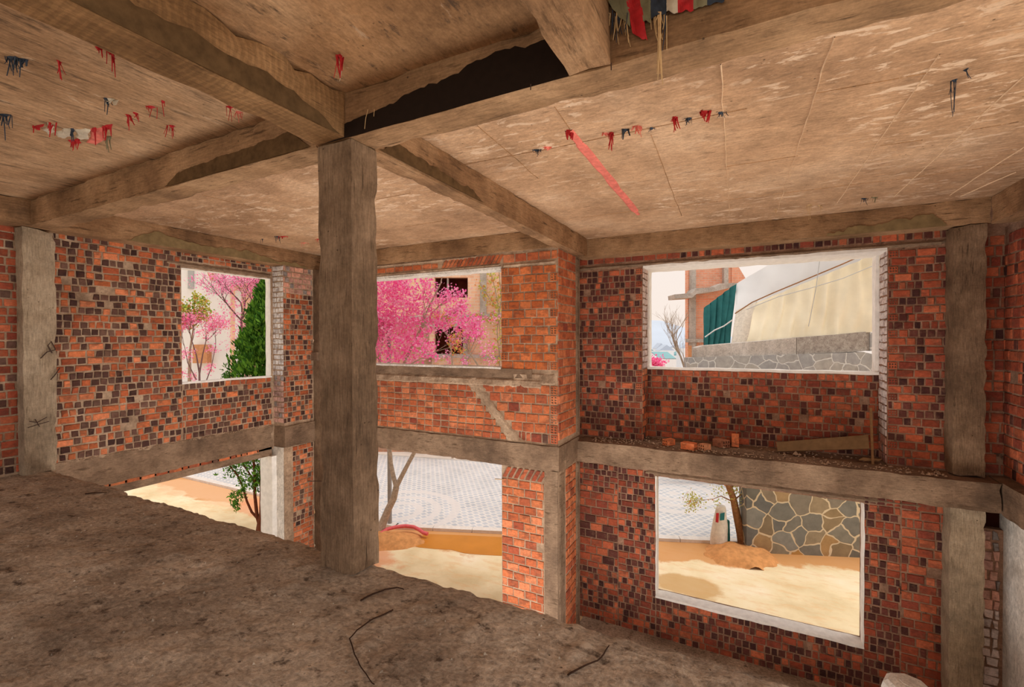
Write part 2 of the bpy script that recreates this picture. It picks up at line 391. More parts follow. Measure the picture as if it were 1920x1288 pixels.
# return face of the pier, faces +X
rw = Wall((XP, 0, 0), (0, 1, 0), (1, 0, 0)); rw.mb = w.mb
rw.slab(YC+.01, 7.4, 0, 3.25, .2); rw.slab(YC+.01, 7.4, GZ, -.37, .2)
rw.field(YC+.0, 7.18, .08, 2.95, .136, 'run', .2, dark=.05, dpal=RED, missing=0)
rw.field(YC+.3, 7.18, GZ, -.4, .13, 'run', .2, dark=.05, dpal=RED, missing=0)
rw.rough(7.18, 7.4, .05, 2.95, .015, 4); rw.rough(YC+.0, YC+.3, GZ, -.4, .012, 4); rw.rough(7.18, 7.4, GZ, -.4, .015, 4)
wall_mid = w.mb.build('wall_middle', MW(), **ST)
# diagonal mortar patch
w = Wall((0, YC, 0), (1, 0, 0), (0, -1, 0)); idx = {}
for i in range(26):
    z = .98-.96*i/25; cxm = diag(z)
    hw = .1+.06*abs(noise.noise(Vector((z*6, 3, 1))))+(.07 if i < 6 else 0)+(.05 if i > 20 else 0)
    for k in range(7):
        u = cxm-hw+2*hw*k/6+noise.noise(Vector((z*13, k*.7, 4)))*.045
        idx[i, k] = w.mb.vert(w.P(u, z, -.005 if k in (0, 6) else .024+noise.noise(Vector((u*16, z*16, 5)))*.02))
for i in range(25):
    for k in range(6): w.mb.face((idx[i, k], idx[i, k+1], idx[i+1, k+1], idx[i+1, k]))
w.mb.build('mortar_patch', [M['mortar']], wall_mid, smooth=60)

# --- wall B (back), faces -Y
w = Wall((0, YB, 0), (1, 0, 0), (0, -1, 0))
bx0, bx1, bz0, bz1 = -1.55, 1.6, 1.11, 2.79
kw = dict(dark=.62, stretch=.15, pal=RED, dpal=DARKR)
for a in ((-2.75, bx0, -.3, 3.25), (bx1, 2.2, -.3, 3.25), (bx0, bx1, bz1, 3.25)): w.slab(*a, .42)
w.slab(2.45, XR+.3, -.1, 3.25, .3)
w.mb.box(bx0-.1, bx1+.1, YR, YR+.16, -.3, bz0-.015, 0)
w.field(-2.62, bx0-.005, -.05, 2.75, .105, endholes=1, **kw)
w.field(bx1+.005, 2.2, -.05, 2.75, .105, endholes=-1, **dict(kw, stretch=.25))
w.field(-2.62, 2.2, 2.86, 2.97, .1, **kw)
w.rough(-2.66, 2.2, 2.765, 2.85, .03, 4, .07, .006)
w.field(2.45, XR, -.05, 2.84, .125, **dict(kw, stretch=.6, dark=.3))
rc = Wall((0, YR, 0), (1, 0, 0), (0, -1, 0)); rc.mb = w.mb
rc.field(bx0, bx1, -.05, bz0-.02, .105, **dict(kw, stretch=.22, dark=.42))
# reveals of the recess
r1 = Wall((bx0, 0, 0), (0, 1, 0), (1, 0, 0)); r1.mb = w.mb
r1.field(YB, YR, bz0, bz1, .105, dark=0, stretch=.4, white=.7, j=.006); r1.field(YB, YR, -.05, bz0, .105, dark=.3, stretch=.4)
r2 = Wall((bx1, 0, 0), (0, 1, 0), (-1, 0, 0)); r2.mb = w.mb
r2.field(YB, YR, .3, bz1, .105, dark=0, stretch=.4, white=.8, j=.007); r2.field(YB, YR, -.05, .3, .105, dark=.3, stretch=.4, white=.3)
# storey below
lx0, lx1, lz0, lz1 = -1.34, 1.36, -2.53, -.6
for a in ((-2.75, lx0, GZ-.05, -.35), (lx1, 2.2, GZ-.05, -.35), (lx0, lx1, GZ-.05, lz0), (lx0, lx1, lz1, -.35)): w.slab(*a, .24)
w.mb.box(2.2, XR, YB+.1, YB+.3, GZ, -.1, 2)  # dark box behind the gap, its shade put into the colour
w.slab(2.45, XR, GZ, -.72, .2)
w.field(-2.62, -1.95, -2.2, -1.0, .13, 'run', .2, dark=.15, dpal=DARKR, pal=RED)
w.field(-2.62, -1.95, -1.0, -.42, .105, **kw); w.field(-2.62, -1.95, GZ, -2.2, .105, **kw)
w.field(-1.95, lx0, GZ, -.42, .105, **kw)
w.field(lx0, lx1, GZ, lz0-.02, .105, **kw)
w.field(lx1, 1.75, GZ, -.5, .105, **dict(kw, stretch=.1)); w.field(1.75, 2.2, GZ, -.5, .115, **dict(kw, stretch=.5, dark=.3))
w.field(lx0, 1.9, -.5, -.43, .07, **dict(kw, stretch=.7, dark=.2)); w.rough(lx0-.2, 2.0, lz1, -.5, .02, 4, .07, .006)
w.field(2.47, XR-.03, GZ, -1.7, .115, dark=0, stretch=.5, white=.72, j=.012, depth=.02); w.field(2.47, XR-.03, -1.7, -.74, .115, dark=.3, stretch=.5, white=.3, j=.012, depth=.02)
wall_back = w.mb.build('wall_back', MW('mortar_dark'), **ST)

# --- right wall, faces -X
w = Wall((XR, 0, 0), (0, 1, 0), (-1, 0, 0))
w.slab(4.6, 8.3, -.1, 2.93, .2); w.slab(4.6, 8.3, GZ, -.4, .2, 3)
w.field(4.6, YB, -.05, 2.84, .125, dark=.3, stretch=.5, pal=RED, dpal=DARKR)
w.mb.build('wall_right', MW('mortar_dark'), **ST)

# ------------------------------------------------------------------ window surrounds (open holes lined with white render)
def lining(name, rects, m, parts=()):
    mb = MB()
    for r in rects: mb.subbox(*r, seg=.15, amp=.006, freq=6, chip=.01)
    return mb.build(name, [m], smooth=40, **ST)
lining('window_1', [(XA-.115, XA-.01, wy1-.03, wy1+.005, wz0, wz1), (XA-.115, XA+.012, wy0-.01, wy1+.01, wz0-.02, wz0+.012), (XA-.115, XA-.01, wy0, wy1, wz1-.015, wz1+.005), (XA-.115, XA-.03, wy0-.005, wy0+.012, wz0, wz1)], M['plaster_white'])
lining('window_2', [(cx0, cx1, YC-.03, YC+.26, cz0-.02, cz0+.012), (cx0, cx1, YC+.0, YC+.26, cz1-.02, cz1+.0)], M['plaster_pale'])
lining('window_3', [(bx0, bx1, YR-.02, YR+.2, bz0-.02, bz0+.02), (bx0, bx0+.035, YR, YR+.2, bz0, bz1), (bx1-.05, bx1, YR, YR+.2, bz0, bz1), (bx0, bx1, YB-.015, YR+.2, bz1-.045, bz1)], M['plaster_white'])
lining('window_4', [(lx0-.01, lx1+.01, YB-.02, YB+.2, lz0-.03, lz0+.012), (lx0-.005, lx0+.012, YB-.012, YB+.2, lz0, lz1), (lx1-.012, lx1+.01, YB-.012, YB+.14, lz0, lz1)], M['plaster_white'])
lining('window_5', [(-8.05, -7.72, wy1-.06, wy1+.05, GZ, -.52)], M['plaster_white'])

# ------------------------------------------------------------------ floor slab, lower floor, ceiling
mb = MB(); NX, NY = 400, 84; X0, X1, Y0, Y1 = -7.85, 3.6, .15, 2.48; idx = {}
for i in range(NX+1):
    for k in range(NY+3):
        x = X0+(X1-X0)*i/NX; y = Y0+(Y1-Y0)*min(k, NY)/NY
        p = Vector((x, y, 0))
        h = noise.noise(p*1.1)*.012+noise.noise(p*4.3)*.008+noise.noise(p*11)*.007+abs(noise.noise(p*24))*.008+max(0, noise.noise(p*7+Vector((5, 5, 5)))-.35)*.03
        if k >= NY-4:
            t = (k-(NY-4))/4
            y += min(t, 1)*(noise.noise(Vector((x*2.2, 1, 1)))*.035+noise.noise(Vector((x*11, 5, 1)))*.02); h -= min(t, 1)**2*(.012+.02*abs(noise.noise(Vector((x*7, 2, 2)))))
        if k == NY+1: h -= .07; y += .004+noise.noise(Vector((x*9, 1, 7)))*.012
        if k == NY+2: h -= .16; y -= .02
        idx[i, k] = mb.vert((x, y, h))
for i in range(NX):
    for k in range(NY+2): mb.face((idx[i, k], idx[i+1, k], idx[i+1, k+1], idx[i, k+1]))
mb.box(-8, 3.6, -4, .2, -.16, -.002); mb.box(-7.85, 3.6, .2, 2.44, -.16, -.04); mb.box(-7.8, 3.6, 2.2, 2.42, -.45, -.16)
mb.build('floor', [M['floor']], smooth=80, **ST)
mb = MB(); mb.box(-7.5, -2.55, -4, 6.3, GZ-.1, GZ+.02); mb.box(-2.55, XR, -4, 7.75, GZ-.1, GZ+.02); mb.build('floor_lower', [M['floor']], **ST)

mb = MB(); CZ = 3.25
mb.box(-2.5, 3.4, 2.4, 8.3, CZ, CZ+.15, 0); mb.box(-8.02, -2.5, 2.4, 8.3, CZ, CZ+.15, 0); mb.box(-8.02, -2.5, -4, 2.4, CZ, CZ+.15, 4); mb.box(-2.5, 3.4, -4, 2.4, CZ, CZ+.15, 1)
mb.box(-8.02, 3.4, -4, 8.3, CZ+.15, CZ+.3, 0)
def seam(a, b, w_=.012, h=.008, mi=2, z=CZ):   # fin of concrete (or open joint) left between formwork panels
    a = on_z(*a, z); b = on_z(*b, z); d = (b-a); L = d.length; d.normalize(); s_ = Vector((-d.y, d.x, 0)); n_ = max(2, int(L/.12)); prev = None
    for i in range(n_+1):
        p = a+d*(L*i/n_)+s_*noise.noise(Vector((a.x+i*.4, a.y, 3)))*.012; ww = w_*(.6+.7*abs(noise.noise(Vector((a.x*3+i*.7, a.y, 9)))))
        q = [mb.vert(p-s_*ww/2+Vector((0, 0, .002))), mb.vert(p+Vector((0, 0, -h))), mb.vert(p+s_*ww/2+Vector((0, 0, .002)))]
        if prev:
            for k in range(2): mb.face((prev[k], prev[k+1], q[k+1], q[k]), mi)
        prev = q
for a, b in [((1563, 69), (1457, 398)), ((1760, 102), (1570, 380)), ((1920, 142), (1676, 369)), ((1351, 120), (1368, 401)), ((1920, 275), (1780, 366)), ((1905, 322), (1800, 368))]: seam(a, b)
for a, b in [((1220, 252), (1278, 405)), ((1000, 285), (1400, 203)), ((1220, 392), (1713, 332)), ((1713, 332), (1915, 303)), ((1361, 312), (1496, 292)), ((1650, 273), (1730, 262)), ((895, 235), (1010, 335)), ((860, 310), (1000, 284)), ((1530, 175), (1738, 137)), ((1822, 243), (1910, 228)), ((378, 365), (510, 398)), ((338, 404), (410, 422)), ((705, 374), (770, 362)), ((760, 425), (840, 412)), ((1040, 200), (1070, 245)), ((1215, 392), (1090, 408))]: seam(a, b, .012, .005, 3)
mb.build('ceiling', [M['ceil'], M['ceil_dark'], M['seam'], M['ceil_dark'], M['ceil_left']], **ST)

# ------------------------------------------------------------------ concrete frame
def beam(name, label, box, m, cat='beam', seg=.09, amp=.007, chip=.02, off=0, extra=None):
    b = MB(); b.subbox(*box, seg=seg, amp=amp, chip=chip, off=off)
    return b.build(name, [m], smooth=45, **lab(label, cat))
BZ = 2.948
beam('concrete_column', 'square concrete column standing at the slab edge in the middle of the photo', (-2.685, -2.37, 2.27, 2.51, 0, BZ-.004), M['col'], 'column', .07, .006, .02)
beam('concrete_column', 'pale concrete column at the left end of the slab, set in the left brick wall', (-7.9, -7.62, 2.22, 2.52, -.01, BZ-.004), M['colpale'], 'column', .07, .008, .03, 2)
beam('concrete_column', 'upper concrete column in the right corner, standing on the ledge beam', (2.17, 2.47, 7.38, 7.66, -.055, BZ-.004), M['col'], 'column', .08, .006, .03, 4)
beam('concrete_column', 'lower concrete column in the right corner, below the ledge beam', (2.15, 2.47, 7.38, 7.66, GZ, -.405), M['colpale'], 'column', .08, .006, .03, 5)
beam('concrete_column', 'narrow concrete corner column between the left wall and the blossom-tree window', (-7.55, -7.22, 6.22, 6.44, GZ, BZ), M['col'], 'column', .08, .006, .03, 6)
dD = beam('ceiling_beam', 'long ceiling beam from the middle column to the upper right, black mould on its side', (-2.685, 3.3, 2.262, 2.505, BZ, CZ), M['beamx'])
dF = beam('ceiling_beam', 'ceiling beam from the middle column to the left wall column', (-7.6, -2.69, 2.262, 2.505, BZ, CZ), M['beamx'], off=3)
dE = beam('ceiling_beam', 'ceiling beam from the upper left corner of the photo to the middle column', (-2.67, -2.41, -3.5, 2.258, BZ, CZ), M['beamc'], off=5, chip=.035)
beam('ceiling_beam', 'short pale ceiling beam at the top centre, beside the striped tarp', (-.825, -.613, -3.5, 2.258, BZ+.0, CZ), M['beamy'], off=7)
dH = beam('ceiling_beam', 'ceiling beam from the middle column back to the brick pier', (-2.57, -2.385, 2.51, 7.37, BZ, CZ), M['beamy'], off=9)
dA = beam('ceiling_beam', 'ceiling beam along the top of the left brick wall', (-8.0, -7.5, -3.5, 6.5, BZ, CZ), M['beamy'], off=11)
beam('ceiling_beam', 'ceiling beam above the window with the pink blossom tree', (-7.49, -2.58, 6.38, 6.7, BZ+.012, CZ), M['beamx'], off=13)
dB = beam('ceiling_beam', 'ceiling beam above the window looking onto the tarps', (-2.58, 2.5, 7.38, 8.05, BZ, CZ), M['beamx'], off=15)
beam('ceiling_beam', 'ceiling beam along the right edge of the photo', (2.5, 2.9, -3.5, 7.37, BZ-.02, CZ), M['beamy'], off=17)
beam('ring_beam', 'concrete floor-level beam across the left brick wall', (-8.02, -7.79, 2.5, 5.56, -.37, .05), M['midbeam'], off=19)
beam('ring_beam', 'short concrete floor-level beam jutting over the brick pier at the left window', (-7.95, -7.49, 5.57, 6.23, -.36, .03), M['midbeam'], off=21)
beam('ring_beam', 'concrete floor-level beam below the blossom-tree window, ending in the pier', (-7.2, XP+.02, YC-.03, YC+.25, -.375, .0), M['midbeam'], off=23)
beam('ring_beam', 'concrete floor-level beam on the side of the orange brick pier', (XP-.2, XP+.03, YC+.23, 7.3, -.38, -.0), M['midbeam'], off=24)
beam('ring_beam', 'concrete ledge beam below the tarp window, bricks and a board on it', (-2.54, 2.55, 7.2, 8.2, -.4, -.06), M['midbeam'], off=25, amp=.009)
beam('ring_beam', 'concrete floor-level beam at the right edge, running toward the viewer', (2.56, 2.9, 2.5, 7.6, -.42, -.05), M['midbeam'], off=27)
# discoloured bands with ragged edges on beam sides
def stain(parent, m, label, P0, P1, out, zlo, top, n_=60, rag=.03, lo=None, tap=9):
    """P0->P1 run along the beam side, out = outward offset, top(t) height of the ragged upper edge"""
    mb = MB(); prev = None; P0 = Vector(P0); P1 = Vector(P1); out = Vector(out)
    for i in range(n_+1):
        t = i/n_; p = P0.lerp(P1, t)+out; h = zlo+(top(t)-zlo)*min(1, .05+t*tap, .05+(1-t)*tap)+noise.noise(Vector((p.x*6, p.y*6, 1)))*rag+noise.noise(Vector((p.x*19, p.y*19, 5)))*rag*.6
        l = zlo+(noise.noise(Vector((p.x*7, p.y*7, 8)))*rag if lo else 0)
        q = [mb.vert((p.x, p.y, l)), mb.vert((p.x, p.y, min(max(h, l+.005), CZ-.015)))]
        if prev: mb.face((prev[0], q[0], q[1], prev[1]))
        prev = q
    return mb.build('mould_stain', [m], parent, label=label)
stain(dD, M['black'], 'black mould stain on the beam side', (-2.66, 2.262, 0), (-.83, 2.262, 0), (0, -.01, 0), BZ-.004, lambda t: BZ+.085+.1*t+.06*max(0, math.sin((t-.3)*3.4))-(max(0, t-.93)*1.5), tap=99)
stain(dE, M['olive'], 'dark olive stain along the lower beam side', (-2.41, -1.2, 0), (-2.41, 2.2, 0), (.011, 0, 0), BZ-.0, lambda t: BZ+.13)
stain(dA, M['olive2'], 'olive stain along the lower beam side', (-7.5, 3.2, 0), (-7.5, 6.1, 0), (.011, 0, 0), BZ+.005, lambda t: BZ+.17-.1*t+.03*math.sin(t*14), rag=.05)
stain(dH, M['olive'], 'dark stain near the column on the beam side', (-2.385, 2.55, 0), (-2.385, 4.0, 0), (.011, 0, 0), BZ+.02, lambda t: BZ+.13-.05*t)
stain(dF, M['olive'], 'dark stain near the column on the beam side', (-4.6, 2.262, 0), (-2.75, 2.262, 0), (0, -.011, 0), BZ+.005, lambda t: BZ+.1+.05*t, rag=.02)
stain(dB, M['olive2'], 'grey-brown stain at the right end of the beam', (.9, 7.38, 0), (2.1, 7.38, 0), (0, -.011, 0), BZ+.005, lambda t: BZ+.06+.12*t, rag=.05)

# ------------------------------------------------------------------ shreds of tarp hanging from the ceiling
def strip(mb, p, L, w_, mi, sway=.02, d=None):
    p = Vector(p); d = d or Vector((rnd(-1, 1), rnd(-1, 1), 0)).normalized(); n_ = 5; prev = None; s0 = rnd(-sway, sway); s1 = rnd(-sway, sway)
    nb = Vector((-d.y, d.x, 0))*.0015
    for i in range(n_+1):
        t = i/n_; c = p+Vector((s0*t*t, s1*t, -L*t)); hw = w_/2*(1-.55*t)
        q = [mb.vert(c-d*hw-nb), mb.vert(c+d*hw-nb), mb.vert(c+d*hw+nb), mb.vert(c-d*hw+nb)]
        if prev:
            for k in range(4): mb.face((prev[k], prev[(k+1) % 4], q[(k+1) % 4], q[k]), mi)
        prev = q
    mb.face(prev, mi)
TM = ['red', 'blue', 'white', 'straw', 'pink', 'green']; TN = ['red_tuft', 'blue_tuft', 'white_tuft', 'straw_tuft', 'pink_tuft', 'green_tuft']
def shreds(label, spots, z=CZ):
    """spots: (x, y, colour index, length, width, count, spread px)"""
    T = thing('tarp_shred', label, 'tarp shred', on_z(spots[0][0], spots[0][1], z)) if len(spots) > 1 else None
    for (x, y, ci, L, w_, cnt, spr) in spots:
        mb = MB(); c = on_z(x, y, z); n_ = 8
        rr = (on_z(x+spr, y, z)-c).length*.8+.006      # crumpled root pressed into the joint
        rim = [mb.vert(c+RT*rr*math.cos(6.283*k/n_)*rnd(.7, 1.1)+FH*.02*math.sin(6.283*k/n_)+Vector((0, 0, .003))) for k in range(n_)]; tip = mb.vert(c+Vector((0, 0, -.016)))
        for k in range(n_): mb.face((rim[k], rim[(k+1) % n_], tip), 0)
        for k in range(cnt*2):
            p = c+RT*rr*rnd(-.9, .9)+FH*rnd(-.015, .015)+Vector((0, 0, .004)); strip(mb, p, L*(rnd(.15, .6) if k % 2 else rnd(.5, 1.2)), max(.003, w_*rnd(.2, .7)), 0, .022, RT)
        if T: mb.build(TN[ci], [M[TM[ci]]], T)
        else: mb.build('tarp_shred', [M[TM[ci]]], **lab(label, 'tarp shred'))
R_, B_, W_, S_, P_, G_ = range(6)
shreds('dark blue shreds at the left end of the right ceiling seam', [(1006, 281, B_, .06, .012, 9, 10), (1025, 276, P_, .03, .04, 4, 12)])
shreds('red tarp shreds dangling right of the pink ceiling strip', [(1146, 249, R_, .13, .02, 7, 4), (1136, 250, P_, .05, .03, 3, 6)])
shreds('dark blue tarp shreds between the red ones on the right ceiling seam', [(1172, 243, B_, .08, .025, 6, 8)])
shreds('faded red shreds beside the dark blue ones on the right ceiling seam', [(1195, 237, P_, .07, .03, 6, 9), (1222, 240, B_, .04, .01, 5, 6)])
shreds('small red shred on the right ceiling seam near a rust mark', [(1265, 220, R_, .1, .022, 6, 5)])
shreds('red tarp tuft near the right end of the right ceiling seam', [(1322, 209, R_, .08, .04, 9, 11), (1292, 222, B_, .05, .012, 6, 7), (1352, 211, B_, .06, .012, 5, 9)])
shreds('thin dark wires hanging from the ceiling at the far right', [(1790, 150, B_, .2, .006, 4, 5), (1811, 130, B_, .14, .006, 1, 2)])
shreds('blue shreds hanging near the left edge of the ceiling', [(8, 215, B_, .16, .015, 7, 16), (24, 108, B_, .1, .012, 8, 16), (40, 112, B_, .05, .03, 5, 20)])
shreds('single long red thread hanging from the left ceiling', [(111, 115, R_, .14, .012, 2, 1)])
shreds('red shred hanging beside the upper left ceiling beam', [(206, 98, R_, .13, .014, 3, 3), (184, 90, R_, .06, .012, 2, 4)])
shreds('blue and white shred on the middle of the left ceiling', [(200, 185, B_, .1, .012, 3, 4), (206, 186, W_, .04, .06, 3, 12)])
shreds('red shreds right of the white tarp patch on the left ceiling', [(240, 216, R_, .11, .016, 4, 5), (254, 212, R_, .05, .014, 3, 4)])
shreds('small red threads on the left ceiling near the dark shadow', [(283, 200, R_, .08, .01, 3, 12), (306, 190, R_, .09, .01, 1, 2), (322, 236, R_, .09, .01, 5, 8)])
shreds('red threads high on the left ceiling close to the beam', [(432, 200, R_, .1, .008, 3, 10), (448, 210, P_, .08, .008, 4, 8)])
shreds('dark red stain-edged tuft in the ceiling corner above the left beam', [(637, 105, R_, .12, .02, 4, 5), (641, 108, W_, .16, .006, 1, 1)])
shreds('dark shreds on the ceiling above the left window', [(520, 443, B_, .1, .02, 5, 6), (532, 443, R_, .05, .05, 3, 12), (492, 448, B_, .08, .012, 2, 3)])
shreds('faint red threads on the ceiling beside the middle column', [(597, 448, R_, .1, .008, 5, 6), (570, 455, P_, .07, .008, 4, 10)])
shreds('grey and red shreds in the right ceiling corner', [(1850, 372, B_, .1, .03, 6, 14), (1870, 368, R_, .08, .03, 4, 6), (1835, 378, W_, .1, .03, 5, 8)])
shreds('straw fibres hanging above the tarp window', [(1518, 384, S_, .2, .005, 3, 6), (1536, 385, S_, .1, .005, 2, 4), (1455, 392, S_, .12, .005, 2, 4), (1620, 372, B_, .08, .008, 4, 8), (1640, 370, G_, .06, .012, 4, 8)])
# white and red tarp patch stuck in the left ceiling
TP = thing('tarp_patch', 'torn white and red tarp patch caught in the left ceiling', 'tarp patch', on_z(140, 250, CZ))
def patch(nm, m, pts, fr=(), h=.014):
    mb = MB(); P = [on_z(x, y, CZ) for x, y in pts]; cen = sum(P, Vector())/len(P); R1 = []
    for a, b in zip(P, P[1:]+P[:1]): R1 += [a, a.lerp(b, .5)+(a-b).cross(Vector((0, 0, 1)))*rnd(-.14, .14)]
    o_ = [mb.vert(p+Vector((0, 0, .003))) for p in R1]; i_ = [mb.vert(p.lerp(cen, rnd(.25, .4))-Vector((0, 0, h*rnd(.5, 1.3)))) for p in R1]; c_ = mb.vert(cen-Vector((0, 0, h*.7)))
    n_ = len(R1)
    for k in range(n_): l = (k+1) % n_; mb.face((o_[k], o_[l], i_[l], i_[k])); mb.face((i_[k], i_[l], c_))
    for (x, y, L, cnt, spr) in fr:
        for k in range(cnt): strip(mb, on_z(x+rnd(-spr, spr), y+rnd(-3, 3), CZ), L*rnd(.4, 1.1), .01, 0, .014, RT)
    mb.build(nm, [M[m]], TP)
patch('white_piece', 'white', [(76, 240), (88, 228), (102, 238), (104, 248), (90, 252)]); patch('white_piece', 'white', [(104, 246), (118, 240), (136, 240), (138, 256), (122, 260), (108, 258)])
patch('white_piece', 'white', [(138, 242), (160, 240), (172, 242), (168, 262), (150, 262), (140, 256)]); patch('pink_piece', 'pink', [(168, 240), (196, 236), (198, 262), (180, 272), (160, 268)])
patch('red_piece', 'red', [(58, 238), (84, 232), (76, 242)], [(98, 232, .1, 6, 10), (66, 238, .05, 3, 6)]); patch('red_piece', 'red', [(126, 262), (150, 258), (154, 268), (136, 270)], [(142, 264, .09, 7, 10)])
patch('red_piece', 'red', [(172, 240), (180, 238), (179, 246), (174, 248)], [(176, 242, .13, 4, 3)]); patch('red_piece', 'red', [(190, 238), (212, 232), (210, 240), (194, 244)], [(200, 238, .1, 9, 8)])
patch('blue_piece', 'blue', [(132, 240), (138, 240), (138, 248), (134, 248)], [(136, 244, .09, 5, 3)]); patch('green_piece', 'green', [(198, 256), (210, 254), (206, 262)], [(203, 258, .1, 5, 5)])
# pink strip set in the ceiling
mb = MB(); a0, a1 = on_z(1066, 244, CZ), on_z(1197, 402, CZ); d = (a1-a0); L = d.length; d.normalize(); s_ = Vector((-d.y, d.x, 0)); prev = None
for i in range(41):
    t = i/40; p = a0+d*L*t+s_*noise.noise(Vector((t*6, 0, 2)))*.015; hw = .05+.014*noise.noise(Vector((t*9, 4, 2)))
    if t < .12: hw *= .75
    if t > .93: hw *= .5
    q = [mb.vert(p-s_*hw+Vector((0, 0, .003))), mb.vert(p-s_*hw*.6+Vector((0, 0, -.01))), mb.vert(p+s_*hw*.6+Vector((0, 0, -.01))), mb.vert(p+s_*hw+Vector((0, 0, .003)))]
    if prev:
        for k in range(3): mb.face((prev[k], prev[k+1], q[k+1], q[k]), 0)
    prev = q
for k in range(7): strip(mb, on_z(1068+rnd(-6, 6), 246+rnd(-4, 4), CZ), rnd(.03, .07), .02, 1, .01, RT)
mb.build('tarp_strip', [M['pink'], M['red']], **lab('long faded pink tarp strip pressed into the right ceiling', 'tarp strip'))
# striped tarp hanging down in front of the long beam
T0 = thing('striped_tarp', 'torn tarp with red, white and blue stripes hanging at the top of the long beam', 'tarp', on_y(1240, 60, 2.24))
def cloth(mb, pts, mi, Y=2.24, nx=8, nz=8, amp=.012):
    """pts: four px corners tl,tr,br,bl, hung on plane y=Y with folds and thickness"""
    P = [on_y(x, y, Y) for x, y in pts]; idx = {}
    for s_, dy in ((0, 0), (1, .004)):
        for i in range(nx+1):
            for k in range(nz+1):
                u, v = i/nx, k/nz; p = (P[0]*(1-u)+P[1]*u)*(1-v)+(P[3]*(1-u)+P[2]*u)*v
                p = p+Vector((0, dy-amp*abs(noise.noise(Vector((p.x*14, p.z*9, mi))))*2, 0))
                if k == nz: p.z += noise.noise(Vector((p.x*40, 3, 1)))*.02
                idx[s_, i, k] = mb.vert(p)
    for s_ in (0, 1):
        for i in range(nx):
            for k in range(nz): mb.face((idx[s_, i, k], idx[s_, i+1, k], idx[s_, i+1, k+1], idx[s_, i, k+1]), mi)
    for i in range(nx):
        for k in (0, nz): mb.face((idx[0, i, k], idx[0, i+1, k], idx[1, i+1, k], idx[1, i, k]), mi)
    for k in range(nz):
        for i in (0, nx): mb.face((idx[0, i, k], idx[0, i, k+1], idx[1, i, k+1], idx[1, i, k]), mi)
for nm, pts, m in [('green_stripe', [(1140, -12), (1178, -18), (1182, 50), (1150, 20)], 'green'), ('red_stripe', [(1172, -20), (1199, -24), (1214, 78), (1186, 62)], 'red'), ('pale_stripe', [(1197, -22), (1222, -26), (1220, 42), (1207, 44)], 'green'), ('blue_stripe', [(1220, -26), (1252, -30), (1250, 24), (1221, 34)], 'blue'), ('white_stripe', [(1250, -30), (1273, -33), (1271, 24), (1250, 24)], 'white'), ('red_stripe', [(1271, -33), (1301, -38), (1300, 19), (1271, 24)], 'red'), ('pale_stripe', [(1300, -38), (1328, -42), (1326, 9), (1300, 17)], 'green'), ('blue_stripe', [(1326, -42), (1360, -47), (1358, 1), (1326, 8)], 'blue')]:
    pts = [(x, 49-.369*(x-1010)) if k < 2 else (x, y) for k, (x, y) in enumerate(pts)]
    mb = MB(); cloth(mb, pts, 0); mb.build(nm, [M[m]], T0)
mb = MB()
for k in range(34):
    x = random.choice([rnd(1132, 1165), rnd(1138, 1180), rnd(1208, 1250)]); strip(mb, on_y(x, rnd(15, 34), 2.243), rnd(.05, .16), .005, 0 if random.random() < .5 else 1, .02, RT)
for k in range(5): strip(mb, on_y(1237+rnd(-4, 4), 22, 2.235), rnd(.2, .42), .007, 0, .02, RT)
mb.build('frayed_fibre', [M['straw'], M['blue']], T0, label='frayed straw and blue fibres')

# fibres / rebar stubs hanging from beams
mb = MB(); mb.tube([on_z(1146, 118, BZ), on_z(1146, 118, BZ)-Vector((0, 0, .035))], .003); mb.build('rebar_stub', [M['wire']], **lab('short rebar stub under the beam beside the striped tarp', 'rebar'))
mb = MB(); mb.tube([on_z(995, 158, BZ), on_z(995, 158, BZ)-Vector((.0, 0, .03))], .003); mb.build('rebar_stub', [M['wire']], **lab('short rebar stub under the mouldy part of the long beam', 'rebar'))
mb = MB(); p = on_y(690, 205, 2.25); mb.tube([p, p+Vector((-.01, -.01, -.06)), p+Vector((-.03, -.0, -.12))], .002); p = on_y(702, 205, 2.25); mb.tube([p, p+Vector((.004, -.01, -.05))], .002)
mb.build('straw_fibre', [M['straw']], **lab('pale straw fibres stuck on the mouldy beam by the column head', 'straw'))

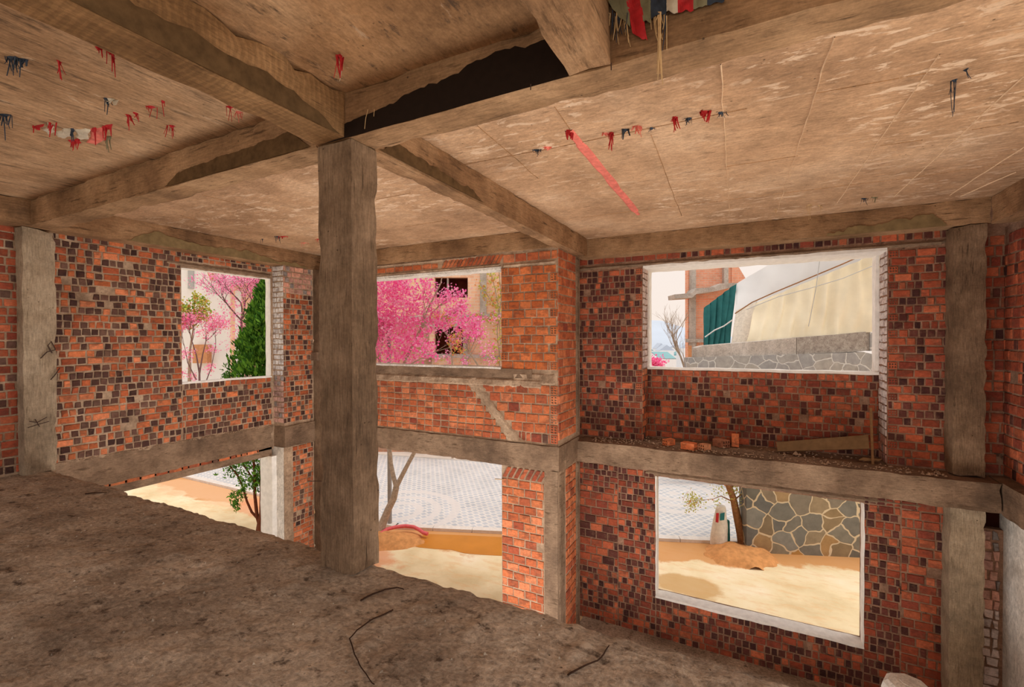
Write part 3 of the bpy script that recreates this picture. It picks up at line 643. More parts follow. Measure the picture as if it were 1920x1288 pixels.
# ------------------------------------------------------------------ loose things on the ledge
LZ = -.052
def hollow_brick(label, px, yaw_, dims=(.2, .13, .085), pal=ORANGE, tilt=(0, 0), dark=1.):
    L, Wd, H = dims; c = pick(pal, .05); c = tuple(min(1, x*1.5) for x in c[:3])+(1,)
    w_ = Wall((0, 0, 0), (1, 0, 0), (0, -1, 0)); mb = MB()
    # long body, four sides
    q = [(-L/2, -Wd/2), (L/2, -Wd/2), (L/2, Wd/2), (-L/2, Wd/2)]
    for k in range(4):
        a, b = q[k], q[(k+1) % 4]
        if k in (1, 3): continue
        mb.poly([(a[0], a[1], 0), (b[0], b[1], 0), (b[0], b[1], H), (a[0], a[1], H)], 0, c)
    mb.poly([(x, y, H) for x, y in q], 0, c); mb.poly([(x, y, 0) for x, y in q[::-1]], 0, c)
    for sgn in (-1, 1):   # two perforated ends, six holes each
        ys = [-Wd/2]; zs = [0.]
        for i in range(3): a = -Wd/2+Wd*(i+.2)/3; ys += [a, a+Wd*.2]
        for i in range(2): a = H*(i+.2)/2; zs += [a, a+H*.3]
        ys.append(Wd/2); zs.append(H)
        for a in range(len(ys)-1):
            for e in range(len(zs)-1):
                f = [(sgn*L/2, y, z) for y, z in ((ys[a], zs[e]), (ys[a+1], zs[e]), (ys[a+1], zs[e+1]), (ys[a], zs[e+1]))]
                if a % 2 and e % 2:
                    g = [(x-sgn*.07, y, z) for x, y, z in f]
                    for k in range(4): mb.poly((f[k], f[(k+1) % 4], g[(k+1) % 4], g[k]), 0, tuple(x*.6 for x in c[:3])+(1,))  # hole walls coloured darker to stand for their shade
                    mb.poly(g, 1)
                else: mb.poly(f, 0, c)
    o = mb.build('hollow_brick', [M['brick'], M['hole']], origin=False, **lab(label, 'brick'))
    p = on_z(px[0], px[1], LZ); o.location = (p.x, p.y, LZ+(.0 if tilt == (0, 0) else .004)); o.rotation_euler = (tilt[0], tilt[1], yaw_)
    return o
hollow_brick('leftmost small hollow brick on the ledge beam', (1254, 834), .95, (.17, .1, .09))
hollow_brick('orange brick lying solid side forward, second from left on the ledge', (1292, 842), -.3, (.2, .13, .1))
hollow_brick('small mortar-stained hollow brick between its orange and dark neighbours on the ledge', (1321, 843), .95, (.14, .11, .085), [(196, 136, 100)])
hollow_brick('dark sooty hollow brick on the ledge with holes facing out', (1352, 837), -.7, (.2, .14, .11), [(150, 100, 76)])
o = hollow_brick('orange brick leaning upright against the wall behind the ledge bricks', (1377, 832), math.pi/2, (.2, .1, .085), tilt=(0, 0))
p = on_z(1379, 834, LZ); o.rotation_euler = (0, -math.pi/2+.12, math.pi/2); o.location = (p.x+.0, 7.93, LZ+.09)

mb = MB()   # long board lying against the recess wall
a, b, c, d = on_y(1458, 846, 7.72), on_y(1630, 841, 7.62), on_y(1628, 815, 7.78), on_y(1455, 829, 7.8)
nb = (b-a).cross(d-a).normalized(); nb = nb if nb.y > 0 else -nb
mb.prism([a, b, c, d], nb*.02); m_ = (a+b)/2; m2 = (c+d)/2
sh = Vector((0, 0, LZ-min(a.z, b.z)+.004))
mb.v = [tuple(Vector(v)+sh*0) for v in mb.v]
mb.build('wooden_board', [M['wood']], **lab('long grey-brown board lying on the ledge under the tarp window', 'board'))
mb = MB(); a = on_y(1637, 860, 7.55); a.z = LZ; b = on_y(1633, 765, 7.8)
e = RT*.016; mb.prism([a-e, a+e, b+e, b-e], (0, .03, 0)); mb.build('wooden_stick', [M['stick']], **lab('upright wooden stick leaning in the corner beside the long board', 'stick'))
mb = MB(); p0 = on_z(1628, 866, LZ)
for k in range(3):
    q = p0+Vector((k*.05-.05, rnd(-.02, .02), .03)); mb.tube([q+Vector((-.05, 0, -.015)), q+Vector((0, .01, .004)), q+Vector((.06, -.01, .006)), q+Vector((.1, .02, .02))], [.01, .024, .018, .006], n=8)
mb.build('cement_bag_scrap', [M['stick']], smooth=60, **lab('crumpled tan scrap at the foot of the stick on the ledge', 'scrap'))
mb = MB()
def pebble(mb, p, r, mi=0):
    ph = [(1, 0, 0), (0, 1, 0), (-1, 0, 0), (0, -1, 0), (0, 0, 1), (0, 0, -.5)]
    i = [mb.vert(Vector(p)+Vector(q)*r*rnd(.6, 1.2)) for q in ph]
    for a, b, c in ((0, 1, 4), (1, 2, 4), (2, 3, 4), (3, 0, 4), (1, 0, 5), (2, 1, 5), (3, 2, 5), (0, 3, 5)): mb.face((i[a], i[b], i[c]), mi)
for k in range(700):
    x = rnd(-2.3, 2.1); y = rnd(7.24, 7.6) if (x < bx0 or x > bx1) else rnd(7.24, 8.0)
    if random.random() < .5 and x > -1: y = rnd(7.24, 7.45)
    pebble(mb, (x, y, LZ+.003), rnd(.004, .02) if random.random() < .95 else rnd(.02, .035))
for k in range(260): pebble(mb, (rnd(-7.78, -7.62), rnd(2.6, 5.5), .055), rnd(.004, .016))
mb.build('rubble', [M['mortar']], label='crumbs of mortar scattered along the ledge beams', category='rubble', kind='stuff')
mb = MB(); p = on_z(1492, 852, LZ+.01); pebble(mb, p, .05); pebble(mb, p+Vector((.05, 0, 0)), .03); mb.build('mortar_lump', [M['mortar']], **lab('pale mortar lump on the ledge in front of the board', 'mortar lump'))

# twigs and wires on the slab
def floor_tube(name, label, cat, px, r, m, z=.012):
    mb = MB(); pts = []
    P = [on_z(x, y, 0) for x, y in px]
    for a, b in zip(P, P[1:]):
        for k in range(4): q = a.lerp(b, k/4); pts.append(q+Vector((noise.noise(q*9)*.012, noise.noise(q*9+Vector((5, 0, 0)))*.012, 0)))
    pts.append(P[-1])
    for q in pts:
        q.z = noise.noise(Vector((q.x, q.y, 0))*1.1)*.012+noise.noise(Vector((q.x, q.y, 0))*4.3)*.007+z
    mb.tube(pts, [r*.65*(1-.5*i/len(pts)) for i in range(len(pts))], n=6); return mb.build(name, [M[m]], smooth=60, **lab(label, cat))
floor_tube('twig', 'dark curved twig on the slab right of the middle column', 'twig', [(676, 1127), (705, 1114), (722, 1106), (745, 1104), (757, 1108)], .009, 'twig')
floor_tube('twig', 'long thin root curling over the slab toward the bottom edge', 'twig', [(738, 1146), (700, 1165), (668, 1185), (655, 1200), (664, 1222), (674, 1250), (690, 1275), (702, 1290)], .007, 'twig')
floor_tube('twig', 'thin dark stick on the slab near the bottom centre edge', 'twig', [(1066, 1273), (1090, 1258), (1120, 1243), (1134, 1228), (1142, 1214)], .008, 'twig')
floor_tube('twig', 'short dead leaf stalk on the slab near the left beam', 'twig', [(160, 928), (176, 926), (200, 925)], .01, 'twig')
mb = MB()
for k in range(260):
    x, y = rnd(-6.5, 1.2), rnd(.9, 2.4); p = Vector((x, y, 0)); z = noise.noise(p*1.1)*.012+noise.noise(p*4.3)*.007
    pebble(mb, (x, y, z+.003), rnd(.004, .011) if random.random() < .96 else rnd(.012, .022))
mb.build('grit', [M['floor']], label='loose grit scattered over the slab floor', category='grit', kind='stuff')
# tie wires on the left column, rebar on the lower pier
mb = MB()
for px in [[(104, 655), (96, 640), (90, 648), (98, 662)], [(76, 672), (88, 660), (104, 656)]]: mb.tube([on_x(x, y, -7.6) for x, y in px], .006, n=5)
mb.build('tie_wire', [M['wire']], **lab('bent tie wires at mid height of the left column', 'wire'))
mb = MB(); mb.tube([on_x(x, y, -7.6) for x, y in [(95, 712), (104, 702), (112, 690)]], .006, n=5); mb.build('tie_wire', [M['wire']], **lab('short single wire on the left column edge below the bent tie wires', 'wire'))
mb = MB()
for px in [[(55, 790), (70, 792), (88, 782)], [(52, 802), (70, 796), (92, 790)], [(66, 786), (74, 800)]]: mb.tube([on_x(x, y, -7.6) for x, y in px], .005, n=5)
mb.build('tie_wire', [M['wire']], **lab('bent tie wires low on the left column near the floor', 'wire'))
mb = MB()
mb.tube([on_x(577, 902, -7.49), on_x(608, 902, -7.2)], .008, n=6); mb.build('rebar', [M['wire']], **lab('horizontal rebar sticking out of the lower left brick pier', 'rebar'))
mb = MB(); mb.tube([on_y(928, 898, 6.4), on_y(944, 899, 6.4)], .008, n=6); mb.build('rebar', [M['straw']], **lab('thin stub sticking into the opening below the blossom window', 'rebar'))
mb = MB(); mb.subbox(-7.52, -7.36, 6.16, 6.215, 1.2, 1.36, seg=.05, amp=.006); mb.build('concrete_block', [M['midbeam']], **lab('small concrete block fixed on the corner column beside the left pier', 'block'))

# white drum on the lower floor, seen at the bottom edge
T0 = on_y(1705, 1278, 6.55); Rr = .25
t_ = thing('plastic_drum', 'white round-topped drum on the lower floor at the bottom right edge', 'drum', (T0.x, 6.55, GZ+.02))
mb = MB(); prof = [(0, T0.z), (.12, T0.z-.006), (.19, T0.z-.03), (.235, T0.z-.07), (.25, T0.z-.13), (.25, GZ+.3), (.262, GZ+.28), (.25, GZ+.26), (.25, GZ+.06), (.23, GZ+.02), (0, GZ+.02)]
N_ = 8; rings = [[mb.vert((T0.x+r*math.cos(2*math.pi*k/N_), 6.55+r*math.sin(2*math.pi*k/N_), z)) for k in range(N_)] for r, z in prof[1:-1]]
for A, B in zip(rings, rings[1:]):
    for k in range(N_): mb.face((A[k], B[k], B[(k+1) % N_], A[(k+1) % N_]))
mb.face(rings[0]); mb.face(rings[-1][::-1])
mb.build('drum_body', [M['plaster_pale']], t_)
mb = MB(); mb.tube([(T0.x, 6.55, T0.z-.005), (T0.x, 6.55, T0.z+.004)], .09, n=16); mb.build('lid', [M['plaster_pale']], t_)

# ================================================================== OUTSIDE
curbP = Vector((-5.42, 9.98, 0)); curbD = Vector((.934, .357, 0)).normalized(); curbN = Vector((-curbD.y, curbD.x, 0))
# --- yard ground: pale sandy cement, damp and orange along the kerb
t = NT('sandy_yard', .8, .25); P = t.pos()
n1 = t.noise(P, .8, 8, .6); n2 = t.noise(t.scaled(P, (1, 2.5, 1)), 2.2, 7, .65)
c = t.ramp(n1, [(.3, lin(214, 190, 146)), (.5, lin(236, 216, 176)), (.72, lin(246, 232, 204))])
c = t.mix(t.math('MULTIPLY', t.ramp(n2, [(.5, 0.), (.62, 1.)]), .3), c, lin(224, 168, 104))
vm = t.n('ShaderNodeVectorMath', operation='DOT_PRODUCT'); t.put(vm.inputs[0], t.scaled(P, (1, 1, 1), tuple(-curbP))); vm.inputs[1].default_value = tuple(curbN)
dist = t.math('ADD', t.math('MINIMUM', vm.outputs['Value'], t.math('SUBTRACT', t.sep(P)[1], 9.1)), t.math('MULTIPLY', t.math('SUBTRACT', n1, .5), 1.6))
c = t.mix(t.math('MULTIPLY', t.ramp(t.math('ADD', dist, 1.0), [(.0, 0.), (.12, 1.)]), .85), c, lin(206, 142, 78))
for (px, py, rx, ry, rgb, amt) in [(-1.1, 9.55, .75, .42, (196, 152, 92), .75), (-15.2, 8.6, 2.6, .7, (232, 188, 150), .5), (-12.3, 8.5, 1.1, .5, (228, 150, 108), .6), (-7.9, 7.6, 1.2, .6, (224, 132, 84), .6)]:
    e = t.scaled(P, (1/rx, 1/ry, 0), (-px/rx, -py/ry, 0)); ln = t.n('ShaderNodeVectorMath', operation='LENGTH'); t.put(ln.inputs[0], e)
    f = t.math('ADD', ln.outputs['Value'], t.math('MULTIPLY', t.math('SUBTRACT', n1, .5), 1.8))
    c = t.mix(t.math('MULTIPLY', t.ramp(f, [(.8, 1.), (1.0, 0.)]), amt), c, lin(*rgb))
t.bump(n2, .2, .02); M['yard'] = t.col(c)
# --- street: grey setts in rows with ring motifs of pale stone
t = NT('paved_street', .8, .25); P = t.pos()
bt = t.n('ShaderNodeTexBrick'); t.put(bt.inputs['Vector'], t.scaled(P, (1, 1, 1), (0, 0, 0), (0, 0, math.radians(-62))))
for k, v in (('Color1', lin(182, 186, 192)), ('Color2', lin(200, 202, 206)), ('Mortar', lin(220, 216, 212))): bt.inputs[k].default_value = v
bt.inputs['Scale'].default_value = 1; bt.inputs['Brick Width'].default_value = .17; bt.inputs['Row Height'].default_value = .19; bt.inputs['Mortar Size'].default_value = .028
c = t.mix(1., bt.outputs[0], t.ramp(t.noise(P, 1.2, 5), [(.3, .9), (.7, 1.08)]), 'MULTIPLY')
for (px, py, r) in [(-8.67, 9.91, 1.75), (-2.08, 14.9, 1.75)]:
    e = t.scaled(P, (1/r, 1/r, 0), (-px/r, -py/r, 0)); ln = t.n('ShaderNodeVectorMath', operation='LENGTH'); t.put(ln.inputs[0], e); q = ln.outputs['Value']
    ringm = t.ramp(q, [(0, 1.), (.09, 1.), (.1, 0.), (.28, 0.), (.3, 1.), (.4, 1.), (.42, 0.), (.56, 0.), (.58, 1.), (.68, 1.), (.7, 0.), (.84, 0.), (.86, 1.), (.98, 1.), (1., 0.)])
    c = t.mix(t.math('MULTIPLY', ringm, .85), c, lin(218, 212, 208))
t.bump(bt.outputs['Fac'], .2, -.01); M['street'] = t.col(c)
M['kerb'] = plain('pale_kerb_stone', (222, 214, 206), .85, .2, .1, 9, .3)
M['walk'] = plain('pale_pavement', (226, 218, 208), .85, .2, .08, 3, .2)
M['soil'] = plain('orange_soil', (206, 146, 92), .95, .1, .22, 9, .8)
M['water'] = plain('muddy_orange_water', (202, 132, 50), .12, .5, .08, 2, .05)
M['bark'] = plain('grey_brown_bark', (170, 150, 130), .9, .15, .3, 22, .8)
M['barkred'] = plain('red_brown_bark', (110, 62, 42), .9, .15, .3, 26, .8)
M['barkwarm'] = plain('warm_brown_bark', (150, 106, 70), .9, .15, .25, 18, .8)
M['barkpink'] = plain('dusky_twig_bark', (120, 92, 92), .9, .15, .25, 22, .4)
M['petal1'] = plain('magenta_blossom', (250, 104, 178), .7, .2, .18, 30, 0, .35)
M['petal2'] = plain('pink_blossom', (252, 156, 202), .7, .2, .12, 30, 0, .35)
M['petal3'] = plain('pale_pink_blossom', (252, 196, 218), .7, .2, .1, 30, 0, .35)
M['petal4'] = plain('coral_blossom', (246, 150, 150), .7, .2, .1, 30, 0, .35)
M['leafg'] = plain('yellow_green_leaf', (196, 196, 92), .7, .25, .2, 20, 0, .3)
M['leafo'] = plain('orange_young_leaf', (222, 150, 92), .7, .25, .2, 20, 0, .3)
M['con1'] = plain('dark_conifer_green', (58, 106, 34), .8, .2, .25, 25, 0, .15)
M['con2'] = plain('bright_conifer_green', (112, 164, 56), .8, .2, .25, 25, 0, .2)
M['whitewall'] = plain('white_house_wall', (238, 236, 234), .85, .2, .03, 2, .1)
M['timber'] = plain('orange_brown_timber', (204, 146, 104), .8, .2, .12, 9, .2)
M['greypaint'] = plain('grey_painted_metal', (176, 176, 176), .6, .3, .05, 5, .1)
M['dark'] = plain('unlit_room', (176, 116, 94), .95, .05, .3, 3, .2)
M['conc_ext'] = concrete('weathered_grey_concrete', (164, 154, 146), (188, 178, 168), (206, 198, 190), 1.2, (3, 3, 3), (140, 130, 122), .62, None, bump=.4)
M['pebble'] = concrete('pebble_dash_concrete', (140, 128, 120), (170, 160, 150), (196, 188, 178), 6, (9, 9, 9), (116, 106, 98), .56, None, bump=1.)
M['net'] = plain('dark_teal_net', (52, 112, 112), .85, .1, .14, 5, .4)
M['tarpw'] = plain('white_tarp', (232, 232, 232), .6, .25, .03, 1.5, .15, .2)
M['tarpy'] = plain('cream_yellow_tarp', (244, 234, 208), .6, .25, .05, 2, .2, .2)
M['hose'] = plain('pink_hose', (222, 100, 104), .6, .3, .1, 20, .1)
M['metal'] = plain('galvanised_pole', (150, 144, 138), .5, .4, .08, 10, .1)
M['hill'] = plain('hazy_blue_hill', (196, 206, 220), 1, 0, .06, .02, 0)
M['teal'] = plain('teal_roof', (136, 178, 182), .9, .1, .08, .2, 0)
M['sack'] = plain('grubby_white_sack', (222, 212, 196), .6, .25, .14, 14, .6)
M['sackg'] = plain('dark_green_sack', (34, 92, 82), .6, .25, .14, 14, .6)

def extbrick(name, c1, c2, mo, w_=.22, h_=.09, rot=0.):
    t = NT(name, .9, .1); P = t.pos(); s3 = t.sep(t.scaled(P, (1, 1, 1), (0, 0, 0), (0, 0, -yaw)))
    cb = t.n('ShaderNodeCombineXYZ'); t.put(cb.inputs[0], t.math('ADD', s3[0], s3[1])); t.put(cb.inputs[1], s3[2])
    bt = t.n('ShaderNodeTexBrick'); t.put(bt.inputs['Vector'], cb.outputs[0])
    bt.inputs['Color1'].default_value = lin(*c1); bt.inputs['Color2'].default_value = lin(*c2); bt.inputs['Mortar'].default_value = lin(*mo)
    bt.inputs['Scale'].default_value = 1; bt.inputs['Brick Width'].default_value = w_; bt.inputs['Row Height'].default_value = h_; bt.inputs['Mortar Size'].default_value = .012
    c = t.mix(1., bt.outputs[0], t.ramp(t.noise(P, 2.5, 7, .7), [(.3, .86), (.7, 1.12)]), 'MULTIPLY')
    t.bump(bt.outputs['Fac'], .3, -.01); return t.col(c)
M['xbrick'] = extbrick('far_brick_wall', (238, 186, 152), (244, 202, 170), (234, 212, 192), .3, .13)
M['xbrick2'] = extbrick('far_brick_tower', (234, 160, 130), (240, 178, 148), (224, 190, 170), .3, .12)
def crazy(name, sc, mort, mw, cols):
    t = NT(name, .75, .3); P = t.pos(); s3 = t.sep(t.scaled(P, (1, 1, 1), (0, 0, 0), (0, 0, -math.atan2(curbD.y, curbD.x))))
    cb = t.n('ShaderNodeCombineXYZ'); t.put(cb.inputs[0], t.math('ADD', s3[0], s3[1])); t.put(cb.inputs[1], s3[2])
    v = cb.outputs[0]; ds = t.n('ShaderNodeTexNoise'); t.put(ds.inputs['Vector'], v); ds.inputs['Scale'].default_value = 2.2
    vm = t.n('ShaderNodeVectorMath', operation='MULTIPLY_ADD'); t.put(vm.inputs[0], ds.outputs['Color']); vm.inputs[1].default_value = (.34, .3, 0); t.put(vm.inputs[2], v)
    a = t.n('ShaderNodeTexVoronoi', feature='DISTANCE_TO_EDGE', voronoi_dimensions='2D'); t.put(a.inputs['Vector'], vm.outputs[0]); a.inputs['Scale'].default_value = sc
    b = t.n('ShaderNodeTexVoronoi', voronoi_dimensions='2D'); t.put(b.inputs['Vector'], vm.outputs[0]); b.inputs['Scale'].default_value = sc
    cid = t.n('ShaderNodeSeparateColor'); t.put(cid.inputs[0], b.outputs['Color'])
    c = t.ramp(cid.outputs[0], [(i/len(cols), lin(*q)) for i, q in enumerate(cols)])
    c = t.mix(1., c, t.ramp(t.noise(P, 5, 7, .65), [(.3, .8), (.7, 1.18)]), 'MULTIPLY')
    m_ = t.ramp(a.outputs['Distance'], [(mw, 0.), (mw*1.35, 1.)])
    c = t.mix(m_, lin(*mort), c); t.bump(m_, .6, .02); return t.col(c)
M['stone'] = crazy('crazy_paved_stone', 2.8, (206, 186, 154), .034, [(112, 108, 100), (126, 120, 106), (100, 100, 98), (138, 128, 108), (176, 132, 72), (116, 114, 106), (134, 132, 124), (154, 126, 84), (106, 102, 92)])
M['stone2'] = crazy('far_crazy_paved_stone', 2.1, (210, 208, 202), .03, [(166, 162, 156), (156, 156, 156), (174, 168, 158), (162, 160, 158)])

mb = MB(); mb.poly([(-60, -30, GZ), (40, -30, GZ), (40, 60, GZ), (-60, 60, GZ)]); mb.build('ground_yard', [M['yard']], origin=False, **ST)
# street polygon beyond the kerb (kerb runs along X on the left, then bends)
bend = Vector((-8.0, 9.02, 0)); cA = Vector((-40, 9.2, 0)); cE = curbP+curbD*5.9; 
cend = Vector((-.05, 12.03, 0))
mb = MB(); z = GZ+.06
mb.poly([(-40, 9.25, z), (bend.x, bend.y+.1, z), (cend.x, cend.y+.1, z), (.4, 13, z), (.6, 26, z), (-9.5, 22, z), (-9, 15.4, z), (-13.5, 14.4, z), (-40, 14.4, z)])
mb.build('street_paving', [M['street']], origin=False, **ST)
mb = MB(); z = GZ+.1
mb.prism([(-40, 14.4, z), (-13.5, 14.4, z), (-9, 15.4, z), (-9.5, 22, z), (-9.5, 24, z), (-40, 24, z)], (0, 0, -.2)); mb.build('far_pavement', [M['walk']], origin=False, **ST)
mb = MB()
for a, b in ((cA, bend), (bend, cend)):
    d = (b-a).normalized(); n_ = Vector((-d.y, d.x, 0)); L = (b-a).length; k = 0.
    while k < L-.01:
        e = min(k+1.0, L); q = [a+d*(k+.008), a+d*(e-.008), a+d*(e-.008)+n_*.2, a+d*(k+.008)+n_*.2]
        mb.hexa([(*p.xy, GZ-.05) for p in q]+[(*p.xy, GZ+.075) for p in q]); k = e
mb.build('kerb', [M['kerb']], origin=False, **ST)
# puddle along the kerb seen through the lower middle opening
mb = MB(); pts = [on_z(x, y, GZ+.006) for x, y in [(800, 1001), (860, 1003), (945, 1007), (1060, 1018), (1060, 1050), (945, 1042), (905, 1040), (870, 1037), (845, 1030), (815, 1029), (785, 1026), (768, 1020), (775, 1010)]]
mb.prism(pts, (0, 0, -.004)); mb.build('puddle', [M['water']], **lab('orange muddy puddle along the kerb below the blossom window', 'puddle'))

# soil mounds
def mound(name, label, cx, cy, rx, ry, h, rot=0., m='soil'):
    mb = MB(); idx = {}; n_ = 22
    for i in range(n_+1):
        for k in range(n_+1):
            u, v = -1+2*i/n_, -1+2*k/n_; r = math.hypot(u, v); r2 = r*(1+.25*noise.noise(Vector((u*2, v*2, cx))))
            zz = max(0, 1-r2**2)**.8*h*(1+.3*noise.noise(Vector((u*4, v*4, cy)))); x, y = u*rx, v*ry
            idx[i, k] = mb.vert((cx+x*math.cos(rot)-y*math.sin(rot), cy+x*math.sin(rot)+y*math.cos(rot), GZ-.01+zz))
    for i in range(n_):
        for k in range(n_): mb.face((idx[i, k], idx[i+1, k], idx[i+1, k+1], idx[i, k+1]))
    return mb.build(name, [M[m]], smooth=60, **lab(label, 'soil heap'))
mound('soil_mound', 'orange soil mound around the foot of the forked tree', -7.75, 8.35, 1.0, .55, .2, .5)
mound('soil_mound', 'orange soil mound at the foot of the leaning tree by the stone wall', -.2, 11.35, .75, .6, .22, .3)

# pink hose on the mound
mb = MB(); ph = [(698, 1020), (708, 1010), (716, 999), (726, 992), (742, 988), (760, 986), (776, 988), (786, 993), (794, 999), (802, 1001)]
mb.tube([on_z(x, y, GZ+.18-.012*abs(i-3)) for i, (x, y) in enumerate(ph)], .045, n=8); mb.build('hose', [M['hose']], smooth=60, **lab('thick pink hose curving over the soil mound at the kerb', 'hose'))
# grey pole behind the forked tree
mb = MB(); b = on_z(731, 986, GZ); mb.tube([b, b+Vector((0, 0, 5.2))], .055, n=12); mb.tube([b, b+Vector((0, 0, .05))], .1, n=12)
mb.build('street_pole', [M['metal']], smooth=50, **lab('grey metal pole standing behind the forked tree', 'pole'))

# --- trees
def petals(mb, c, n_, spread, size, mats):
    for k in range(n_):
        p = c+Vector((random.gauss(0, spread), random.gauss(0, spread), random.gauss(0, spread*.8)))
        a = Vector((rnd(-1, 1), rnd(-1, 1), rnd(-1, 1))).normalized(); b = a.orthogonal().normalized(); s_ = size*rnd(.6, 1.3)
        mi = random.choice(mats); q = a.cross(b)
        mb.poly((p-a*s_, p+b*s_*.7, p+a*s_, p-b*s_*.7), mi)
def twigs(mb, p, d, L, r, depth, ends, spread=.55, mi=0, n=5, up=.12):
    """recursive branch; collects twig points"""
    d = d.normalized(); q = [p]; cur = p; dd = d
    for k in range(3):
        dd = (dd+Vector((rnd(-1, 1), rnd(-1, 1), rnd(-1, 1)))*.16+Vector((0, 0, up*.4))).normalized(); cur = cur+dd*L/3; q.append(cur)
    mb.tube(q, [r, r*.88, r*.76, r*.62], mi, n)
    if depth <= 1: ends += [q[1], q[2], q[3]]
    if depth == 0: return
    for k in range(random.choice((2, 3))):
        v = (dd+Vector((rnd(-1, 1), rnd(-1, 1), rnd(-.7, 1)))*spread).normalized(); twigs(mb, random.choice((q[2], q[3], q[3])), v, L*rnd(.62, .85), r*.6, depth-1, ends, spread, mi, max(4, n-1), up)
def tree(name, label, cat, trunks, bark, leaf, leaf_name, mats, dens, spread, size, depth=4, L=.7, extra=(), sp=.55, base=None, up=.12):
    """trunks: list of (points, radii, sprout)"""
    T = thing(name, label, cat, base or trunks[0][0][0]); mb = MB(); ends = []
    for pts, rad, sprout in trunks:
        mb.tube(pts, rad, 0, 9)
        if sprout:
            d = (Vector(pts[-1])-Vector(pts[-2])).normalized()
            for k in range(sprout): twigs(mb, Vector(pts[-1]), d+Vector((rnd(-1, 1), rnd(-1, 1), rnd(-.3, .6)))*.7, L, rad[-1]*.85, depth, ends, sp, up=up)
    mb.build('trunk', [M[bark]], T, smooth=60); mb = MB()
    for e in ends: petals(mb, e, dens, spread, size, mats)
    for (c, rr, n_) in extra:
        for k in range(n_):
            v = Vector((random.gauss(0, 1), random.gauss(0, 1), random.gauss(0, 1))).normalized()*rr*random.random()**.5; petals(mb, c+v, 9, .07, size, mats)
    mb.build(leaf_name, [M[x] for x in leaf], T); return T
D1 = 11.3
trunkA = [on_z(708, 1010, GZ), at(716, 985, D1), at(728, 955, D1), at(738, 935, D1), at(743, 913, D1)]
brL = [at(743, 913, D1), at(738, 895, D1+.05), at(733, 870, D1+.1), at(731, 845, D1+.15), at(726, 780, D1+.3), at(722, 730, D1+.4), at(712, 680, D1+.4)]
brR = [at(743, 913, D1), at(752, 895, D1), at(765, 870, D1), at(778, 846, D1-.05), at(770, 770, D1-.1), at(750, 700, D1-.1), at(765, 665, D1-.1), at(790, 615, D1-.1)]
brM = [at(790, 615, D1-.1), at(800, 585, D1-.1), at(812, 560, D1-.1), at(826, 532, D1-.1), at(832, 505, D1)]
brS = [at(757, 690, D1-.1), at(790, 672, D1-.3), at(815, 660, D1-.5)]
tree('blossom_tree', 'large bright pink blossom tree with forked trunk beside the grey pole', 'tree',
     [(trunkA, [.13, .1, .085, .08, .075], 0), (brL, [.06, .055, .05, .05, .045, .04, .035], 4), (brR, [.06, .055, .05, .05, .045, .04, .035, .03], 3), (brM, [.028, .022, .018, .015, .01], 3), (brS, [.02, .014, .008], 3)],
     'bark', ['petal1', 'petal2', 'petal3'], 'blossom', [0, 0, 1, 1, 1, 2], 6, .09, .032, 3, .5,
     [(at(722, 540, D1+.3), .5, 60), (at(745, 528, D1+.4), .45, 50), (at(704, 585, D1+.4), .5, 50), (at(785, 600, D1), .4, 40), (at(735, 590, D1+.2), .5, 50), (at(800, 535, D1+.1), .22, 10), (at(722, 560, D1+.3), .55, 60), (at(755, 545, D1+.2), .5, 60), (at(710, 620, D1+.3), .6, 70), (at(750, 625, D1), .62, 85), (at(770, 580, D1), .42, 45), (at(780, 640, D1-.1), .45, 45), (at(715, 665, D1), .5, 50), (at(760, 670, D1), .42, 36), (at(805, 655, D1-.4), .28, 20), (at(690, 560, D1+.3), .8, 40)], base=trunkA[0])
D2 = 18.5
b0 = at(900, 690, D2); b0g = Vector((b0.x, b0.y, GZ))
tree('blossom_tree', 'smaller pale pink blossom tree in front of the dark lower opening of the brick house', 'tree',
     [([b0g, b0g.lerp(b0, .5)+Vector((.08, 0, 0)), b0, at(880, 660, D2)], [.07, .06, .045, .03], 4), ([at(866, 690, D2+.1), at(880, 670, D2), at(889, 655, D2)], [.03, .02, .012], 2)], 'bark',
     ['petal2', 'petal3', 'petal1', 'leafg'], 'blossom', [0, 0, 1, 1, 2, 3], 3, .13, .04, 3, .36,
     [(at(912, 645, D2), .45, 16), (at(918, 668, D2), .5, 20), (at(872, 682, D2), .35, 12), (at(930, 600, D2+.3), .4, 8), (at(842, 674, D2), .35, 9)])
D3 = 18.3
c0 = at(848, 675, D3); c0g = Vector((c0.x, c0.y, GZ))
tree('young_tree', 'young tree with orange leaves against the dark opening of the brick house', 'tree', [([c0g, c0g.lerp(c0, .5), c0, at(845, 650, D3), at(842, 632, D3)], [.05, .045, .03, .02, .012], 3)], 'bark', ['leafo', 'leafg', 'petal4'], 'leaves', [0, 0, 0, 1, 2], 5, .1, .06, 2, .5, [(at(848, 630, D3), .5, 10), (at(856, 652, D3), .4, 10)])
